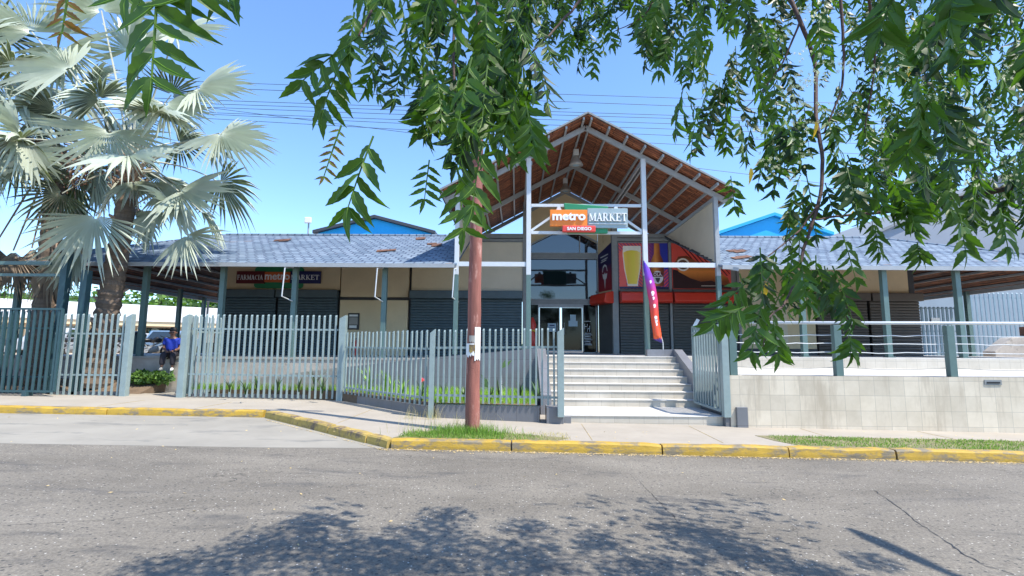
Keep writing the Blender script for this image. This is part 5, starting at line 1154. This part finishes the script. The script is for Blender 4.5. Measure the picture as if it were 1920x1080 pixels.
# ---------------------------------------------------------------- overhanging tree in the foreground
def leaflet(mb, p, d, n, L, W, side, vein=None):
    lat = d.cross(n).normalized(); m = 9; fold = rnd.uniform(.15, .5); bend = rnd.uniform(-.1, .6); mid = []; lf = []; rt = []
    for k in range(m+1):
        t = k/m; w_ = W*math.sin(math.pi*min(1, t**.72*.97+.03))*(1 if k % 2 else .82)
        if k == 0: w_ = W*.12
        if k == m: w_ = 0.0004
        cpt = p+d*L*t+lat*side*L*.22*t*t-n*bend*L*t*t
        mid.append(cpt); lf.append(cpt+lat*w_*(1.0+.35*side)+n*fold*w_); rt.append(cpt-lat*w_*(1.0-.35*side)+n*fold*w_)
    o = m+1; mb.add(mid+lf+rt, [(k, k+1, o+k+1, o+k) for k in range(m)]+[(k+1, k, 2*o+k, 2*o+k+1) for k in range(m)])
    if vein is not None: vein.tube([q+n*.0004 for q in mid[::3]], [.0011, .0008, .0006, .0003], 3, False)
def compound(mb, st_, p, d, Lr, pairs, LL, vein=None, lat0=None, sag=.5, tidy=False):
    d = d.normalized(); lat = lat0 or V(rnd.gauss(0, 1), rnd.gauss(0, .7), rnd.gauss(0, .3)); lat = (lat-d*lat.dot(d)).normalized()
    P = [p]; dd = d.copy()
    for k in range(pairs+1): dd = (dd+V(0, 0, -sag/pairs)).normalized(); P.append(P[-1]+dd*Lr/(pairs+1))
    st_.tube(P, [.0022-.0012*k/len(P) for k in range(len(P))], 4, False)
    for k in range(1, len(P)):
        ax = (P[k]-P[k-1]).normalized(); lt = (lat-ax*lat.dot(ax)).normalized(); nn = ax.cross(lt).normalized()
        for sg in ((-1, 1) if k < len(P)-1 else (-1, 1, 0)):
            q = P[k]-ax*Lr/(pairs+1)*(.35 if sg < 0 else .1)*(k < len(P)-1); l = LL*(.8+.35*math.sin(math.pi*k/len(P)))*rnd.uniform(.8, 1.12)
            dv = (ax*rnd.uniform(.3, .8)+lt*sg*rnd.uniform(.6, 1)+nn*rnd.uniform(-.5, .5)+V(0, 0, -rnd.uniform(.35, 1.0))).normalized() if sg else (ax+V(0, 0, -.3)).normalized()
            if tidy and sg: dv = (ax*.55+lt*sg*.95+nn*rnd.uniform(-.1, .1)+V(0, 0, -.25)).normalized()
            nv = nn+lt*rnd.uniform(-.3, .3) if tidy else (nn+lt*rnd.uniform(-.9, .9)+ax*rnd.uniform(-.6, .6)); nv = (nv-dv*nv.dot(dv)).normalized()
            leaflet(mb, q, dv, nv, l, l*rnd.uniform(.135, .165)*(1 if tidy else 1.2), -sg if sg else rnd.choice((-1, 1)), vein)
TR = thing('overhanging_tree', (3.4, -2.6, zs(3.4)), 'leafy tree with toothed drooping leaves whose branches hang over the top of the view', 'tree')
crown, stems, veins, young, yel, flo = MB(), MB(), MB(), MB(), MB(), MB()
rnd = random.Random(5)
def put(px, py, Y, dx, dy, Lr, pairs, LL, tgt=None, lat0=None, sag=.5, dyp=0, tidy=False):
    p = at(px, py, Y); compound(tgt or crown, stems, p, V(dx, dyp, dy), Lr, pairs, LL, veins if Y < 1.45 else None, lat0, sag, tidy or (lat0 is not None and sag < .15))
LX = V(1, 0, 0)
# separate sprays at the top left
put(297, -45, .62, .03, -1, .145, 5, .060, lat0=LX, sag=.05); put(131, -30, .80, -.04, -1, .090, 4, .032, young, LX, .1)
put(372, -80, .62, -.1, -1, .05, 2, .055, lat0=LX, sag=.1); put(437, -60, .64, .1, -1, .03, 1, .055, lat0=LX, sag=.1); put(548, -70, .62, -.8, -.4, .06, 2, .05, lat0=V(0, .3, 1), sag=.1); put(255, -60, .66, -.3, -1, .04, 1, .055, lat0=LX, sag=.1)
# left spikes of the middle cluster
put(672, 68, 1.0, -1, -.75, .15, 5, .062, lat0=V(.5, 0, -1), sag=.15); put(640, 235, 1.05, -.30, -1, .12, 6, .026, young, LX, .1); put(700, 255, .95, -.35, -1, .15, 4, .062, lat0=LX, sag=.2)
put(650, 100, 1.05, -.5, -1, .14, 5, .06, lat0=LX); put(860, 330, 1.0, .12, -1, .11, 3, .06, lat0=LX, sag=.1); put(805, 300, 1.2, -.1, -1, .10, 4, .04, lat0=LX, sag=.1); put(905, 265, .95, -.2, -1, .13, 3, .062, lat0=LX)
put(985, 190, 1.0, .25, -1, .10, 4, .056, lat0=LX); put(1000, 100, 1.05, .4, -1, .12, 4, .056)
def cluster(poly_, n, Y0, Y1, LL, ang=(-.5, .5), tgt=None, Lr=.2, bias=None, pairs=(4, 6)):
    xs_ = [p[0] for p in poly_]; ys_ = [p[1] for p in poly_]; k = 0
    while k < n:
        x = rnd.uniform(min(xs_), max(xs_)); y = rnd.uniform(min(ys_), max(ys_)); ins = False
        for (ax, ay), (bx, by) in zip(poly_, poly_[1:]+poly_[:1]):
            if (ay > y) != (by > y) and x < (bx-ax)*(y-ay)/(by-ay)+ax: ins = not ins
        if not ins: continue
        Y = rnd.uniform(Y0, Y1); Lq = Lr*rnd.uniform(.75, 1.2)
        put(x, y-Lq*.45*F/Y, Y, rnd.uniform(*ang), -rnd.uniform(.5, 1), Lq, rnd.randint(*pairs), LL*rnd.uniform(.85, 1.15), tgt, dyp=rnd.uniform(-.4, .4)); k += 1
cluster([(660, -40), (1010, -40), (1015, 100), (1000, 190), (960, 250), (900, 290), (845, 260), (800, 200), (740, 160), (690, 140), (655, 70)], 100, .95, 1.7, .046, (-.6, .6), Lr=.14)
cluster([(780, 130), (985, 130), (975, 230), (920, 280), (850, 270), (790, 210)], 18, .9, 1.3, .054, (-.5, .5), Lr=.12)
cluster([(1000, -40), (1180, -40), (1170, 40), (1130, 80), (1060, 90), (1020, 60)], 60, 3.0, 4.2, .065)
cluster([(1150, -60), (1300, -60), (1290, 60), (1240, 100), (1180, 90)], 44, 2.4, 3.4, .065); cluster([(1075, 40), (1130, 40), (1120, 120), (1085, 120)], 5, 3.2, 3.8, .06)
cluster([(1250, -60), (1560, -60), (1560, 60), (1500, 150), (1400, 160), (1290, 150), (1240, 80)], 72, 1.9, 2.8, .062)
cluster([(1290, 120), (1500, 120), (1500, 220), (1460, 260), (1400, 260), (1330, 270), (1280, 240), (1260, 200)], 24, 1.9, 2.5, .060)
cluster([(1420, 220), (1580, 220), (1600, 330), (1560, 400), (1480, 430), (1430, 380), (1400, 300)], 26, 1.8, 2.4, .06)
cluster([(1550, -60), (1990, -60), (1990, 330), (1860, 380), (1720, 350), (1620, 330), (1560, 150)], 400, 2.4, 4.6, .060)
cluster([(1600, -40), (1990, -40), (1990, 360), (1800, 380), (1660, 330), (1620, 150)], 38, 1.3, 1.9, .058, Lr=.15)
cluster([(1640, -60), (1990, -60), (1990, 400), (1700, 360)], 8, .75, 1.1, .058, Lr=.11)
cluster([(1560, 300), (1920, 340), (1930, 410), (1850, 400), (1700, 400), (1600, 400)], 30, 1.5, 2.2, .062, Lr=.16)
cluster([(1400, 500), (1560, 500), (1590, 580), (1500, 600), (1420, 590), (1370, 560)], 10, 1.5, 2.0, .056, Lr=.15)
cluster([(1470, 510), (1560, 520), (1590, 580), (1500, 600)], 9, 1.7, 2.3, .052, Lr=.15)
for a in ((1500, 415, 1.8, -.1, -1, .16), (1580, 440, 1.7, .25, -1, .15), (1640, 425, 1.9, .1, -1, .10), (1720, 455, 1.8, .05, -1, .05), (1800, 400, 1.6, .05, -1, .12), (1875, 390, 1.5, .1, -1, .12), (1430, 560, 1.4, -.3, -1, .15), (1400, 530, 1.5, -.8, -.6, .13), (1395, 575, 1.3, -1, -.4, .09), (1450, 600, 1.5, .1, -1, .10), (1595, 630, 1.8, -.1, -1, .06), (1500, 480, 1.6, .1, -1, .15), (1260, 60, 2.2, -.4, -1, .2), (1370, 330, 2.2, .1, -1, .14), (1120, 70, 3.2, -.2, -1, .25)):
    put(*a[:5], a[5], 4, .06, None, LX, .2)
for px, py, Y in ((1408, 315, 1.6), (1435, 532, 1.5), (1715, 245, 1.4), (1600, 395, 1.7), (1705, 120, 1.6), (1530, 228, 1.7)):
    p = at(px, py, Y); d = V(rnd.uniform(-.4, .3), 0, -1).normalized(); leaflet(yel, p, d, V(0, -1, 0), .05, .008, 1)
for _ in range(50): # tiny cream blossoms
    px = rnd.uniform(1420, 1915); py = rnd.uniform(10, 360); p = at(px, py, rnd.uniform(1.0, 2.0))
    for j in range(9):
        q = p+V(rnd.gauss(0, .015), rnd.gauss(0, .015), rnd.gauss(0, .012))
        for k in range(5):
            a = k*1.256; u = V(math.cos(a), rnd.uniform(-.4, .4), math.sin(a))*.0052; flo.add([q, q+u*.6+V(-u.z, 0, u.x)*.25, q+u, q+u*.6-V(-u.z, 0, u.x)*.25], [(0, 1, 2, 3)])
# twigs in view
tw = MB()
def twig(pts, r0, r1):
    P = [at(*p) for p in pts]; Q = []
    for i in range(len(P)-1):
        for k in range(5): 
            t = k/5; a = P[max(0, i-1)]; b = P[i]; c = P[i+1]; d = P[min(len(P)-1, i+2)]
            Q.append(.5*((2*b)+(c-a)*t+(2*a-5*b+4*c-d)*t*t+(3*b-a-3*c+d)*t**3)+V(rnd.uniform(-.002, .002), 0, rnd.uniform(-.002, .002)))
    Q.append(P[-1]); tw.tube(Q, [r0+(r1-r0)*k/(len(Q)-1) for k in range(len(Q))], 7)
twig([(1455, -60, 2.2), (1500, 40, 2.1), (1528, 120, 2.1), (1530, 220, 2.0), (1542, 300, 1.9), (1535, 380, 1.85), (1512, 450, 1.8), (1490, 530, 1.7)], .010, .005)
twig([(1490, 530, 1.7), (1470, 570, 1.6), (1440, 600, 1.5), (1432, 650, 1.5)], .004, .0015); twig([(1760, 380, 1.9), (1690, 395, 1.9), (1600, 402, 1.85), (1530, 412, 1.82)], .008, .003)
twig([(1570, -60, 1.9), (1580, 60, 1.9), (1578, 160, 1.9), (1545, 250, 1.9)], .007, .003); twig([(1130, -60, 1.7), (1080, 10, 1.6), (1030, 65, 1.5), (960, 140, 1.3)], .006, .002); twig([(1240, -80, 2.4), (1215, 20, 2.6), (1150, 60, 3)], .006, .002)
twig([(1500, 40, 2.1), (1460, 130, 2.1), (1400, 200, 2.1)], .005, .002); twig([(1535, 380, 1.85), (1500, 430, 1.8), (1440, 480, 1.6)], .004, .002); twig([(860, -80, 1.3), (850, 60, 1.2), (855, 200, 1.1), (870, 330, 1.0)], .005, .0015)
twig([(720, -70, 1.2), (700, 10, 1.1), (672, 68, 1.0)], .004, .002); twig([(1620, -50, 1.6), (1640, 100, 1.8), (1620, 250, 1.9)], .006, .002)
# overhead crown: real leaves above the frame that shade the road
up0 = SUNV/SUNV.z; blobs = []
for px, py, r_, hh in ((430, 1065, .5, 4.6), (520, 1015, .42, 4.7), (580, 985, .28, 4.8), (640, 1050, .5, 4.5), (740, 1065, .5, 4.6), (800, 1005, .42, 4.8), (830, 968, .30, 4.9), (880, 1045, .5, 4.6), (985, 990, .26, 4.9), (1000, 1050, .4, 4.6), (1120, 1015, .24, 4.9), (1290, 990, .28, 4.9), (1345, 1015, .35, 4.8), (1410, 1035, .25, 4.9), (1230, 1075, .4, 4.4), (1500, 1060, .26, 4.7), (1560, 1075, .3, 4.6), (1640, 1045, .2, 4.8), (300, 1085, .4, 4.4)):
    q = atz(px, py, zs(0)); blobs.append((q+up0*hh, r_))
for _ in range(19):
    q = V(rnd.uniform(-3.2, 5.2), rnd.uniform(.4, 2.7), -.12); hh = rnd.uniform(4.4, 6.2); blobs.append((q+up0*hh, rnd.uniform(.4, .7)))
for c, r_ in blobs:
    for _ in range(int(2900*r_**1.7)):
        u = V(rnd.gauss(0, 1), rnd.gauss(0, 1), rnd.gauss(0, .7)).normalized()*r_*rnd.random()**.5; p = c+u; a = V(rnd.gauss(0, 1), rnd.gauss(0, 1), rnd.gauss(-.5, .5)).normalized(); b_ = Matrix.Rotation(rnd.random()*6.28, 3, a) @ a.orthogonal().normalized(); l = rnd.uniform(.055, .10)
        crown.add([p, p+a*l*.4+b_*l*.2, p+a*l, p+a*l*.4-b_*l*.2], [(0, 1, 2, 3)])
limbs = MB(); base = V(3.4, -2.6, zs(3.4)-.1)
limbs.tube([base, base+V(.05, 0, 1.2), base+V(-.1, .1, 2.6), base+V(-.2, .3, 4.2)], [.26, .2, .18, .15], 14); limbs.build('trunk', 'bark', TR, True)
lm = MB(); top = base+V(-.2, .3, 4.1)
for c, r_ in blobs: 
    m1 = top.lerp(c, .5)+V(0, 0, .5); lm.tube([top, m1, c], [.04, .015, .004], 6)
for e in ((1455, -60, 2.2), (1760, 380, 1.9), (1570, -60, 1.9), (1130, -60, 1.7), (860, -80, 1.3), (1240, -80, 2.4), (1620, -50, 1.6), (720, -70, 1.2)):
    q = at(*e)
    if e[0] == 1760: q2 = at(2000, 330, 1.8); lm.tube([top, top.lerp(q2, .5)+V(.5, 0, .2), q2, q], [.05, .03, .014, .008], 7)
    else: lm.tube([top, top.lerp(q, .5)+V(0, -.2, .6), q+V(.05, -.1, .3), q], [.05, .03, .013, .009], 7)
lm.build('limbs', 'bark', TR, True); tw.build('twigs', 'twig', TR, True)
co = crown.build('crown', 'leaf', TR); stems.build('leaf_stalks', 'grass', co); veins.build('leaf_veins', 'grass_lime', co); young.build('young_leaves', 'leaf_young', co); yel.build('yellow_leaves', 'leaf_yellow', co); flo.build('blossoms', 'flower', co)
